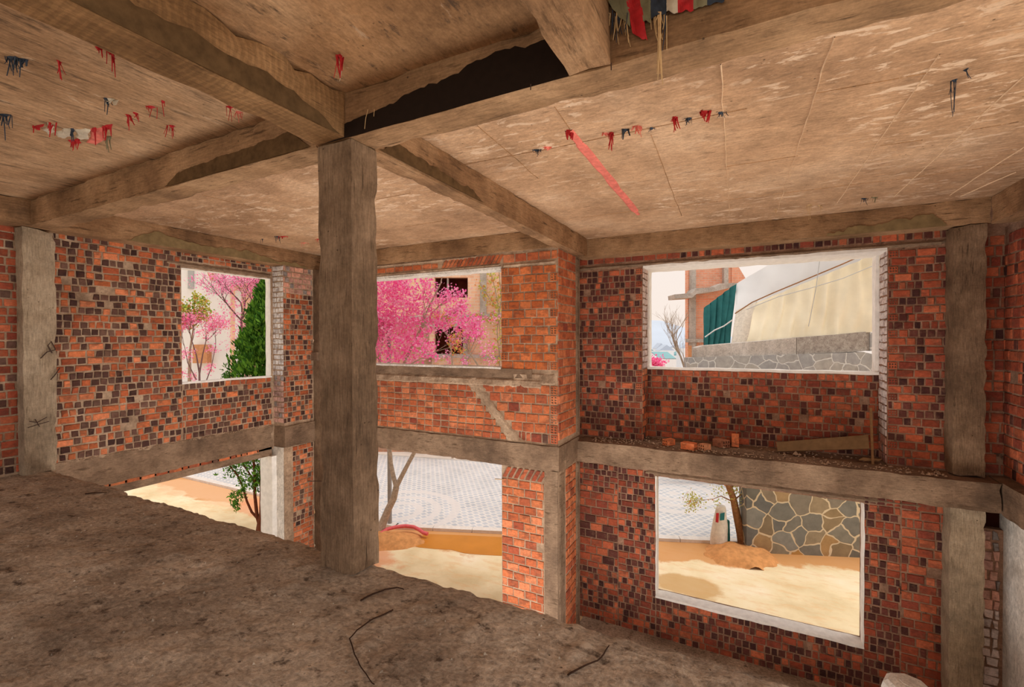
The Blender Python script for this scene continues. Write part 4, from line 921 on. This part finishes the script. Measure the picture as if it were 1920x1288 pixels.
# through the left window
D4 = 18.7
def ground_at(x, y, d): p = at(x, y, d); return Vector((p.x, p.y, GZ))
g = ground_at(470, 700, D4)
tree('blossom_tree', 'tall hazy pink blossom tree behind the dark green conifer', 'tree',
     [([g, g.lerp(at(462, 690, D4), .6), at(462, 690, D4), at(455, 640, D4), at(452, 600, D4)], [.11, .09, .07, .05, .04], 4), ([at(462, 690, D4), at(480, 640, D4), at(488, 590, D4)], [.05, .04, .03], 4)], 'barkpink', ['petal3', 'petal2', 'petal1'], 'blossom', [0, 0, 0, 1, 1, 2], 3, .13, .032, 4, .75,
     [(at(470, 545, D4), .85, 46), (at(485, 580, D4), .75, 46), (at(445, 580, D4), .85, 30), (at(420, 590, D4), .7, 16), (at(460, 620, D4), .75, 34), (at(494, 560, D4-.6), .25, 22), (at(482, 605, D4-.6), .2, 16), (at(430, 545, D4), .35, 10), (at(452, 650, D4), .7, 20), (at(470, 650, D4), .7, 24), (at(488, 540, D4), .6, 30)])
D5 = 17.0
g = ground_at(372, 716, D5)
tree('blossom_tree', 'small pink blossom tree with thin upright branches at the left window corner', 'tree',
     [([g, g.lerp(at(374, 700, D5), .8), at(374, 700, D5), at(368, 665, D5), at(360, 640, D5)], [.05, .045, .03, .022, .016], 3), ([at(374, 700, D5), at(380, 665, D5), at(386, 640, D5)], [.03, .02, .014], 3), ([at(368, 712, D5), at(352, 680, D5), at(346, 650, D5)], [.02, .016, .01], 2), ([at(386, 716, D5), at(396, 690, D5), at(404, 650, D5)], [.02, .014, .01], 2)],
     'barkpink', ['petal2', 'petal1', 'petal3', 'petal4'], 'blossom', [0, 0, 1, 2, 3], 3, .09, .03, 3, .42, [(at(355, 665, D5), .3, 18), (at(385, 625, D5), .3, 16), (at(350, 705, D5), .3, 16), (at(392, 690, D5), .18, 12), (at(398, 655, D5), .22, 10)])
D6 = 17.3
g = ground_at(352, 700, D6)
tree('young_tree', 'yellow-green leafy tree at the left edge of the left window', 'tree', [([g, g.lerp(at(356, 660, D6), .8), at(356, 660, D6), at(360, 632, D6), at(363, 612, D6)], [.07, .06, .04, .03, .02], 3)], 'bark', ['leafg', 'con2', 'leafo'], 'leaves', [0, 0, 0, 0, 0, 1, 1, 2], 4, .15, .05, 2, .42, [(at(376, 565, D6), .3, 22), (at(358, 590, D6), .42, 30), (at(345, 605, D6), .35, 18), (at(388, 590, D6), .25, 10)])
# --- conifer close to the left wall
cb_ = on_z(489, 1003, GZ); dC = (cb_-EYE).dot(FW)
T = thing('conifer', 'dark green conifer with red-brown trunks close outside the left window', 'tree', cb_)
mb = MB(); ends = []
mainT = [cb_, at(490, 985, dC), at(494, 960, dC), at(494, 925, dC), at(493, 880, dC), at(496, 800, dC), at(502, 700, dC), at(505, 600, dC), at(508, 540, dC)]
mb.tube(mainT, [.13, .105, .095, .085, .08, .07, .055, .035, .01], n=10)
mb.tube([at(500, 990, dC), at(501, 960, dC+.1), at(500, 920, dC+.15), at(505, 860, dC+.2), at(510, 780, dC+.2)], [.05, .06, .055, .05, .03], n=8)
for px, r in [([(487, 985), (482, 968), (478, 930), (477, 880), (474, 850), (468, 800)], .045), ([(486, 975), (472, 960), (463, 940), (456, 915), (445, 890), (432, 875)], .032), ([(478, 905), (466, 885), (455, 870), (450, 860)], .022), ([(502, 980), (510, 975), (520, 968)], .012)]:
    q = [at(x, y, dC-.02*i) for i, (x, y) in enumerate(px)]; mb.tube(q, [r*(1-.6*i/len(q)) for i in range(len(q))], n=7)
mb.build('trunk', [M['barkred']], T, smooth=60)
mb = MB()
def tuft(mb, p, d, n_, L):
    d = d.normalized()
    for k in range(n_):
        v = (d+Vector((rnd(-1, 1), rnd(-1, 1), rnd(-.6, 1)))*.7).normalized(); b = v.orthogonal().normalized(); b = (b*math.cos(k)+v.cross(b)*math.sin(k)); l = L*rnd(.6, 1.2); q = p+Vector((rnd(-1, 1), rnd(-1, 1), rnd(-1, 1)))*L*.5
        mi = 0 if random.random() < .48 else 1
        mb.poly((q, q+v*l*.45+b*l*.17, q+v*l, q+v*l*.45-b*l*.17), mi)
ax = at(507, 700, dC); zt = at(507, 520, dC).z; zb_ = at(507, 745, dC).z
for k in range(1500):   # crown: dense flame-shaped sprays
    tt = random.random()**.8; zz = zb_+(zt-zb_)*tt; Rm = .98*(1-tt)**.75*(1-.25*max(0, .25-tt)/.25)*(1+.22*noise.noise(Vector((zz*3, 1, 4)))); a = rnd(0, 2*math.pi)
    rr = Rm*random.random()**.35*(1+.2*noise.noise(Vector((math.cos(a)*2, math.sin(a)*2, zz*2.2))))
    p = Vector((ax.x+rr*math.cos(a), ax.y+rr*math.sin(a), zz)); tuft(mb, p, Vector((math.cos(a)*.6, math.sin(a)*.6, 1.2)), 11, .15)
for px, n_, s_ in [((432, 872), 26, .12), ((440, 885), 22, .12), ((455, 862), 34, .16), ((470, 855), 34, .18), ((490, 862), 60, .22), ((500, 880), 46, .2), ((478, 900), 40, .16), ((462, 905), 30, .14), ((500, 900), 40, .16), ((452, 925), 22, .1), ((442, 938), 16, .08), ((446, 952), 10, .06), ((488, 905), 30, .14), ((436, 700), 34, .1), ((430, 708), 20, .07), ((470, 640), 30, .12), ((460, 660), 30, .12), ((485, 600), 26, .1)]:
    for k in range(n_): tuft(mb, at(px[0], px[1], dC)+Vector((random.gauss(0, s_), random.gauss(0, s_), random.gauss(0, s_*.7))), Vector((rnd(-1, 0.3), 0, rnd(-.6, .5))), 5, .1)
mb.build('foliage', [M['con1'], M['con2']], T)
# --- leaning tree and sack by the stone wall
dT = (on_z(1392, 1024, GZ)-EYE).dot(FW); g = on_z(1394, 1026, GZ)
tree('young_tree', 'leaning brown tree with sparse yellow-green leaves beside the stone wall', 'tree', [([g, at(1389, 1000, dT), at(1381, 965, dT), at(1375, 935, dT), at(1364, 905, dT), at(1360, 880, dT), at(1352, 850, dT)], [.12, .1, .085, .075, .07, .05, .03], 3), ([at(1375, 938, dT), at(1386, 930, dT), at(1398, 920, dT)], [.02, .014, .008], 2), ([at(1373, 940, dT), at(1352, 930, dT), at(1338, 935, dT)], [.016, .012, .006], 2), ([at(1368, 915, dT), at(1385, 905, dT), at(1395, 900, dT)], [.016, .012, .006], 2)], 'barkwarm', ['leafg', 'leafo'], 'leaves', [0, 0, 0, 0, 0, 0, 0, 1], 5, .07, .022, 2, .28,
     [(at(1374, 920, dT), .16, 8), (at(1350, 915, dT), .18, 6), (at(1388, 912, dT), .2, 7), (at(1345, 942, dT), .12, 4), (at(1380, 942, dT), .1, 3)])
dS = dT-.05; s0 = on_z(1352, 1021, GZ)
T = thing('woven_sack', 'standing whitish woven sack with red and teal print beside the leaning tree', 'sack', s0)
def sackmesh(m, x0, x1, y0, y1, d, th, name, parent, **kw):
    mb = MB(); n_, h_ = 14, 12; idx = {}
    a = at(x0, y1, d); b = at(x1, y1, d); top = at((x0+x1)/2, y0, d).z; cen = (a+b)/2; W2 = (b-a).length/2
    for k in range(h_+1):
        v = k/h_; zz = GZ+(top-GZ)*v; w2 = W2*(1-.25*v*v+.12*math.sin(v*5))*(1 if v < .98 else .8); off = RT*(.06*v)
        for i in range(n_):
            an = 2*math.pi*i/n_; r = 1+.14*noise.noise(Vector((math.cos(an)*2, math.sin(an)*2+x0, v*3)))
            q = cen+off+RT*w2*math.cos(an)*r+FH*th*math.sin(an)*r*(1-.4*v); idx[k, i] = mb.vert((q.x, q.y, zz+.02*noise.noise(Vector((an, v*5, x0)))))
    for k in range(h_):
        for i in range(n_): mb.face((idx[k, i], idx[k, (i+1) % n_], idx[k+1, (i+1) % n_], idx[k+1, i]))
    mb.face([idx[h_, i] for i in range(n_)]); mb.face([idx[0, i] for i in range(n_)][::-1])
    return mb.build(name, [M[m]], parent, smooth=70, **kw)
sackmesh('sack', 1333, 1361, 948, 1020, dS, .16, 'sack_body', T); sackmesh('sackg', 1350, 1366, 975, 1016, dS+.12, .1, 'lower_fold', T, label='dark green fold at the back of the sack')
def decal(nm, m, px, d, lbl):
    mb = MB(); mb.prism([at(x, y, d) for x, y in px], FH*.012); return mb.build(nm, [M[m]], T, label=lbl)
decal('red_print', 'red', [(1343, 962), (1348, 962), (1347, 980), (1342, 979)], dS-.17, 'red stripe printed on the sack')
decal('teal_print', 'net', [(1351, 963), (1359, 961), (1358, 975), (1350, 976)], dS-.16, 'teal panel printed on the sack')
# --- near stone wall
mb = MB(); a = Vector((-.06, 11.62, 0)); L = 7.5
p = [a, a+curbD*L, a+curbD*L+curbN*.45, a+curbN*.45]
mb.hexa([(*q.xy, GZ-.05) for q in p]+[(*q.xy, .1) for q in p]); mb.build('stone_wall', [M['stone']], **lab('crazy-paved grey and ochre stone wall outside the lower right opening', 'stone wall'))

# --- brick house behind the pink trees
def slabpx(mb, px, d, th=.3, mi=0): mb.prism([at(x, y, d) for x, y in px], FH*th, mi)
DB = 19.4
T = thing('brick_house', 'unfinished orange brick house with dark openings behind the pink trees', 'house', ground_at(870, 700, DB))
mb = MB()
for r in [(640, 380, 815, 860), (815, 380, 877, 520), (815, 558, 877, 612), (868, 558, 1010, 860), (877, 380, 1010, 558), (805, 664, 868, 860), (640, 600, 805, 860)]: slabpx(mb, [(r[0], r[1]), (r[2], r[1]), (r[2], r[3]), (r[0], r[3])], DB, .3)
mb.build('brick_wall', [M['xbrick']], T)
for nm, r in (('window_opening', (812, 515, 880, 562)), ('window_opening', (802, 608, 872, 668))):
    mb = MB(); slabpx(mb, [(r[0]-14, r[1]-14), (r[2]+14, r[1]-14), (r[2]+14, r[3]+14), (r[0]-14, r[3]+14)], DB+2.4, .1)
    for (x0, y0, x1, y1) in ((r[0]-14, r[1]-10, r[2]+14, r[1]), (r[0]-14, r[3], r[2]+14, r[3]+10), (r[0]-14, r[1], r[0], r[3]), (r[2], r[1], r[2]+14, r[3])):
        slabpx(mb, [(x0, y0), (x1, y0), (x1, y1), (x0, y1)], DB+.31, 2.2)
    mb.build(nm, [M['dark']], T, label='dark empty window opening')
for nm, px, o_ in (('concrete_band', [(640, 594), (800, 592), (945, 587), (1010, 586), (1010, 593), (945, 594), (800, 599), (640, 601)], .1), ('concrete_band', [(800, 607), (870, 604), (870, 612), (800, 614)], .08), ('concrete_band', [(795, 664), (872, 664), (945, 668), (945, 672), (795, 670)], .3), ('concrete_post', [(868, 597), (877, 597), (877, 860), (868, 860)], .08), ('concrete_post', [(900, 380), (912, 380), (912, 590), (900, 590)], .05)):
    mb = MB(); slabpx(mb, px, DB-o_, o_+.05); mb.build(nm, [M['conc_ext']], T)
mb = MB(); slabpx(mb, [(838, 520), (841, 520), (841, 560), (838, 560)], DB+.1, .1); mb.build('window_post', [M['conc_ext']], T)
# creeper on the house corner
T = thing('creeper', 'yellow-green creeper hanging on the right corner of the brick house', 'creeper', ground_at(928, 700, DB-.5)); mb = MB(); mv = MB()
for px in [[(918, 505), (928, 540), (935, 580), (938, 640), (936, 700)], [(900, 530), (915, 555), (930, 575)], [(936, 510), (940, 560), (932, 620), (938, 690)], [(880, 592), (905, 596), (930, 600)]]:
    q = [at(x, y, DB-.35) for x, y in px]; mv.tube(q, .02, n=5)
    for a, b in zip(q, q[1:]):
        for k in range(9): petals(mb, a.lerp(b, k/9)+Vector((rnd(-.1, .1), 0, rnd(-.15, .1))), 5, .12, .06, [0, 0, 1])
v0 = at(936, 700, DB-.35); mv.tube([v0, Vector((v0.x, v0.y, GZ))], .03, n=5)
mb.build('leaves', [M['leafg'], M['leafo']], T); mv.build('stem', [M['bark']], T)
# --- white house through the left window
DW = 22.5
T = thing('white_house', 'white plastered house seen through the left window', 'house', ground_at(380, 700, DW)); mb = MB()
slabpx(mb, [(230, 400), (432, 400), (432, 860), (230, 860)], DW, .4); mb.build('wall', [M['whitewall']], T)
mb = MB(); slabpx(mb, [(352, 490), (362, 490), (362, 541), (352, 541)], DW-.08, .1); mb.build('window', [M['greypaint']], T, label='narrow grey window')
mb = MB(); slabpx(mb, [(385, 500), (402, 500), (400, 523), (394, 526)], DW-.5, .5); mb.build('gable_trim', [M['timber']], T, label='orange timber trim')
mb = MB(); slabpx(mb, [(400, 527), (476, 519), (476, 522), (400, 530)], DW-1.2, 1.2); mb.build('eaves', [M['greypaint']], T)
mb = MB(); slabpx(mb, [(402, 495), (450, 495), (450, 521), (402, 525)], DW-.3, .3); mb.build('balcony_wall', [M['whitewall']], T)
mb = MB(); slabpx(mb, [(446, 522), (470, 519), (470, 523), (446, 524)], DW-1.3, .3); mb.build('timber_beam', [M['timber']], T)
mb = MB(); slabpx(mb, [(361, 646), (388, 646), (388, 681), (361, 681)], DW-.35, .35); mb.build('wall_box', [M['timber']], T, label='brown box on the white wall')
T = thing('brick_house', 'pinkish brick house behind the pink tree and conifer, right of the white house', 'house', ground_at(480, 700, DW)); mb = MB()
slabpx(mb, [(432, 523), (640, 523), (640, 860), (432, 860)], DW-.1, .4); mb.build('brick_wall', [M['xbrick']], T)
mb = MB(); slabpx(mb, [(474, 480), (640, 480), (640, 540), (474, 523)], DW-.6, .3); mb.build('roof', [M['xbrick2']], T)
mb = MB(); slabpx(mb, [(441, 545), (452, 545), (452, 860), (441, 860)], DW-.2, .2); mb.build('wall_stripe', [M['whitewall']], T)

# --- tarp-covered building through the right window
DK = 15.
T = thing('retaining_wall', 'long grey concrete wall on crazy-paved stone below the tarps', 'wall', ground_at(1450, 690, DK))
mb = MB(); slabpx(mb, [(1294, 671), (1380, 668), (1510, 664), (1620, 660), (1645, 666), (1760, 660), (1760, 860), (1294, 860)], DK, .5); mb.build('stone_base', [M['stone2']], T)
mb = MB(); slabpx(mb, [(1306, 652), (1320, 648), (1420, 640), (1493, 633), (1493, 664.5), (1400, 668), (1306, 671)], DK+.06, .4); mb.build('concrete_panel', [M['conc_ext']], T)
mb = MB(); slabpx(mb, [(1494, 633), (1560, 628), (1632, 621), (1632, 656), (1615, 659), (1494, 664.5)], DK+.06, .4); mb.build('pebbled_panel', [M['pebble']], T, label='rough pebble-dashed panel')
mb = MB(); slabpx(mb, [(1632, 624), (1760, 618), (1760, 662), (1632, 658)], DK+.02, .4); mb.build('stone_pillar', [M['stone2']], T)
def sheet(name, px, depths, m, label, nx=26, nz=14, amp=.05, fold=3., dirv=None):
    """hung sheet between four corners tl,tr,br,bl with vertical folds and 1 cm thickness"""
    P = [at(x, y, d) for (x, y), d in zip(px, depths)]; mb = MB(); idx = {}
    for s_ in (0, 1):
        for i in range(nx+1):
            for k in range(nz+1):
                u, v = i/nx, k/nz; p = (P[0]*(1-u)+P[1]*u)*(1-v)+(P[3]*(1-u)+P[2]*u)*v
                f = amp*(math.sin(u*fold*6.28+2*noise.noise(Vector((u*4, v*1.5, 1))))*.5+noise.noise(Vector((u*fold*2, v*2, depths[0])))*.9)
                p = p+FH*(f+s_*.012)
                if k == nz: p.z += .04*noise.noise(Vector((u*9, 1, depths[0])))
                idx[s_, i, k] = mb.vert(p)
    for s_ in (0, 1):
        for i in range(nx):
            for k in range(nz): mb.face((idx[s_, i, k], idx[s_, i+1, k], idx[s_, i+1, k+1], idx[s_, i, k+1]))
    for i in range(nx):
        for k in (0, nz): mb.face((idx[0, i, k], idx[0, i+1, k], idx[1, i+1, k], idx[1, i, k]))
    for k in range(nz):
        for i in (0, nx): mb.face((idx[0, i, k], idx[0, i, k+1], idx[1, i, k+1], idx[1, i, k]))
    return mb.build(name, [M[m]], smooth=70, **lab(label, 'tarp'))
sheet('tarp', [(1381, 532), (1720, 330), (1720, 560), (1378, 586)], [17.4, 15.6, 15.6, 16.6], 'tarpw', 'white tarp sloping up behind the cream yellow tarp', 60, 20, amp=.07, fold=5)
sheet('tarp', [(1418, 568), (1730, 440), (1730, 612), (1398, 645)], [16., 15.0, 14.9, 15.5], 'tarpy', 'big cream yellow tarp over the grey concrete wall', 90, 26, amp=.11, fold=11)
sheet('tarp', [(1381, 582), (1420, 564), (1402, 644), (1370, 646)], [16.6, 16.3, 15.8, 16.2], 'sack', 'narrow tan tarp between the dark green netting and the yellow tarp', 10, 10, .04, 2)
sheet('netting', [(1320, 577), (1381, 531), (1369, 646), (1319, 648)], [18., 17.2, 16.8, 17.6], 'net', 'dark green netting at the left end of the tarps', 40, 20, .1, 5)
mb = MB(); mb.tube([at(x, y, d) for x, y, d in [(1322, 632, 17.4), (1340, 619, 17.2), (1358, 611, 17.), (1373, 600, 16.8)]], .025, n=6); mb.build('rope', [M['whitewall']], smooth=60, **lab('white rope drawn across the dark green netting', 'rope'))
mb = MB(); mb.tube([at(x, y, d) for x, y, d in [(1378, 588, 15.9), (1410, 567, 15.6), (1450, 549, 15.4), (1520, 520, 15.1), (1580, 495, 14.8), (1620, 477, 14.7), (1660, 458, 14.6)]], .02, n=6); mb.build('tarp_pole', [M['barkwarm']], smooth=60, **lab('long brown pole along the top edge of the yellow tarp', 'pole'))
mb = MB(); mb.tube([at(x, y, 14.2) for x, y in [(1400, 580), (1460, 556), (1520, 540), (1580, 522), (1640, 497), (1700, 465)]], .012, n=5); mb.build('cable', [M['greypaint']], **lab('thin grey cable sagging in front of the yellow tarp', 'cable'))
mb = MB(); mb.tube([at(1538, 480, 14.3), at(1530, 540, 14.3), at(1516, 612, 14.3)], .01, n=5); mb.build('cable', [M['greypaint']], **lab('upright grey cord hanging in front of the yellow tarp', 'cable'))
# unfinished brick tower behind
DTW = 24.
T = thing('brick_tower', 'unfinished brick tower with concrete frame left of the tarps', 'building', ground_at(1330, 690, DTW)); mb = MB()
slabpx(mb, [(1290, 430), (1372, 430), (1372, 560), (1290, 560)], DTW, .4); slabpx(mb, [(1372, 480), (1386, 502), (1398, 522), (1372, 560)], DTW-.05, .4); slabpx(mb, [(1290, 556), (1360, 556), (1330, 800), (1290, 800)], DTW+.1, .4); mb.build('brick_wall', [M['xbrick2']], T)
for nm, px, o_, th in (('concrete_column', [(1296, 430), (1305, 430), (1305, 800), (1296, 800)], .25, .3), ('concrete_column', [(1358, 430), (1366, 430), (1366, 540), (1358, 540)], .25, .3), ('concrete_slab', [(1265, 552), (1298, 549), (1306, 540), (1340, 538), (1352, 531), (1384, 530), (1384, 536), (1342, 546), (1306, 551), (1298, 558), (1266, 560)], 1., 1.0), ('concrete_beam', [(1290, 635), (1330, 635), (1330, 642), (1290, 642)], .3, .35), ('base_post', [(1291, 648), (1297, 648), (1297, 800), (1291, 800)], .35, .1)):
    mb = MB(); slabpx(mb, px, DTW-o_, th); mb.build(nm, [M['timber'] if nm == 'base_post' else M['conc_ext']], T)
# bare tree
DBT = 17.; g = ground_at(1284, 700, DBT); T = thing('bare_tree', 'bare leafless tree left of the brick tower', 'tree', g); mb = MB(); ends = []
mb.tube([g, at(1284, 690, DBT), at(1276, 668, DBT), at(1266, 650, DBT), at(1262, 630, DBT)], [.07, .05, .035, .025, .015], n=6)
for q in [(1284, 690), (1276, 668), (1266, 650), (1262, 630), (1270, 655)]:
    for k in range(3): twigs(mb, at(*q, DBT), Vector((rnd(-1, 1), rnd(-1, 1), 1.2)), .5, .016, 3, ends, .5)
mb.build('branches', [M['bark']], T)
# hill, town and pink bush far away
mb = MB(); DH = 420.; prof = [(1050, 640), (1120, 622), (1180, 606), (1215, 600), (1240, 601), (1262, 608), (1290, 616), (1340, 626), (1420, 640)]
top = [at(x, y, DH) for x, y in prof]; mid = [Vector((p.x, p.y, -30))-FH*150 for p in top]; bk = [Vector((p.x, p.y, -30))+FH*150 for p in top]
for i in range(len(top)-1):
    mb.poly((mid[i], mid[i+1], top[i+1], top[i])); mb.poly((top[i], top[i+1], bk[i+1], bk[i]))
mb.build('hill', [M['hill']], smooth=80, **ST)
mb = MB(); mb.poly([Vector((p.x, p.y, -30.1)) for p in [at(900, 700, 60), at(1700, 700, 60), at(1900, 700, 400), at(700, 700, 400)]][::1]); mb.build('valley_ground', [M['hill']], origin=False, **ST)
for k in range(16):
    x, y, d = 1214+k*5.2, rnd(650, 672), 150+((k*7) % 16)*7.5; p = at(x, y, d); mb = MB(); w2, h2 = rnd(1.5, 3.5), rnd(2, 4)
    q = [p-RT*w2, p+RT*w2, p+RT*w2+FH*5, p-RT*w2+FH*5]; mb.hexa([(*v.xy, -31) for v in q]+[(*v.xy, p.z) for v in q])
    rp = [(p-RT*w2*1.1), (p+RT*w2*1.1), p+Vector((0, 0, h2*.5))]; T = None
    o = mb.build('town_house', [M['whitewall']], **lab('tiny pale house in the hazy town below the hill', 'house', 'far town houses'))
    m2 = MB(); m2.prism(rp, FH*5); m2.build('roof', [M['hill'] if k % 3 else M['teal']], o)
T = thing('hall', 'long teal-roofed hall behind the bare tree', 'building', (at(1250, 680, 70).x, at(1250, 680, 70).y, -31)); a, b = at(1236, 672, 70), at(1268, 672, 70)
mb = MB(); q = [a, b, b+FH*8, a+FH*8]; mb.hexa([(*v.xy, -31) for v in q]+[(*v.xy, a.z) for v in q]); mb.build('wall', [M['whitewall']], T)
mb = MB(); mb.prism([a+Vector((0, 0, .0)), b, b+FH*4+Vector((0, 0, .9)), a+FH*4+Vector((0, 0, .9))], (0, 0, -.1)); mb.build('roof', [M['teal']], T)
pb = at(1228, 688, 32); T = thing('blossom_bush', 'pink blossom bush far off at the lower left corner of the tarp window', 'bush', (pb.x, pb.y, GZ)); mb = MB(); m2 = MB(); m2.tube([(pb.x, pb.y, GZ), pb], .08); m2.build('trunk', [M['bark']], T)
for k in range(130): petals(mb, at(1226+random.gauss(0, 8), 682+random.gauss(0, 6)+abs(random.gauss(0, 3)), 32), 8, .18, .08, [0, 1])
mb.build('blossom', [M['petal1'], M['petal2']], T)

# ================================================================== LIGHT
wd = bpy.data.worlds.new('sky'); bpy.context.scene.world = wd; wd.use_nodes = True
nt = wd.node_tree; bg = nt.nodes['Background']; tc = nt.nodes.new('ShaderNodeTexCoord'); sx = nt.nodes.new('ShaderNodeSeparateXYZ'); rp = nt.nodes.new('ShaderNodeValToRGB')
nt.links.new(tc.outputs['Generated'], sx.inputs[0]); nt.links.new(sx.outputs[2], rp.inputs[0]); nt.links.new(rp.outputs[0], bg.inputs[0])
e = rp.color_ramp.elements; e[0].position = 0.; e[0].color = lin(252, 236, 224); e[1].position = .6; e[1].color = lin(250, 244, 240)
bg.inputs[1].default_value = 1.0
def area(name, loc, rot, sx_, sy_, power, col=(1, .93, .84)):
    l = bpy.data.lights.new(name, 'AREA'); l.shape = 'RECTANGLE'; l.size = sx_; l.size_y = sy_; l.energy = power; l.color = col
    o = bpy.data.objects.new(name, l); C.objects.link(o); o.location = loc; o.rotation_euler = rot; return o
s = bpy.data.lights.new('sun', 'SUN'); s.energy = 1.6; s.angle = math.radians(25); s.color = (1, .95, .88)
so = bpy.data.objects.new('sun', s); C.objects.link(so); so.rotation_euler = Vector((-.35, -.1, -.93)).to_track_quat('-Z', 'Y').to_euler(); so.location = (5, 0, 20)
# area lamps standing in for daylight from the open right side and back
area('daylight_right', (6.5, 3.5, .8), (0, math.radians(90), 0), 4.5, 7, 400, (1, .97, .93))
area('fill_back', (-2.5, -6.5, 1.6), (math.radians(90), 0, 0), 10, 3, 200, (1, .97, .94))  # unseen fill added behind the viewer to brighten the slab
# unseen uplight added on the lower floor, standing in for bounce from the yard
area('fill_void', (-2.4, 4.2, GZ+.1), (math.radians(180), 0, 0), 6, 3, 315, (1, .955, .9))
sc = bpy.context.scene; vs = sc.view_settings
vs.view_transform = 'Standard'; vs.look = 'None'; vs.gamma = 1; vs.exposure = 0; vs.use_curve_mapping = False
sc.cycles.max_bounces = 8; sc.cycles.diffuse_bounces = 6; sc.cycles.glossy_bounces = 3; sc.cycles.transmission_bounces = 2; sc.cycles.caustics_reflective = False; sc.cycles.caustics_refractive = False
sc.cycles.sample_clamp_indirect = 6
for o in sc.objects:
    if '_org' in o: del o['_org']
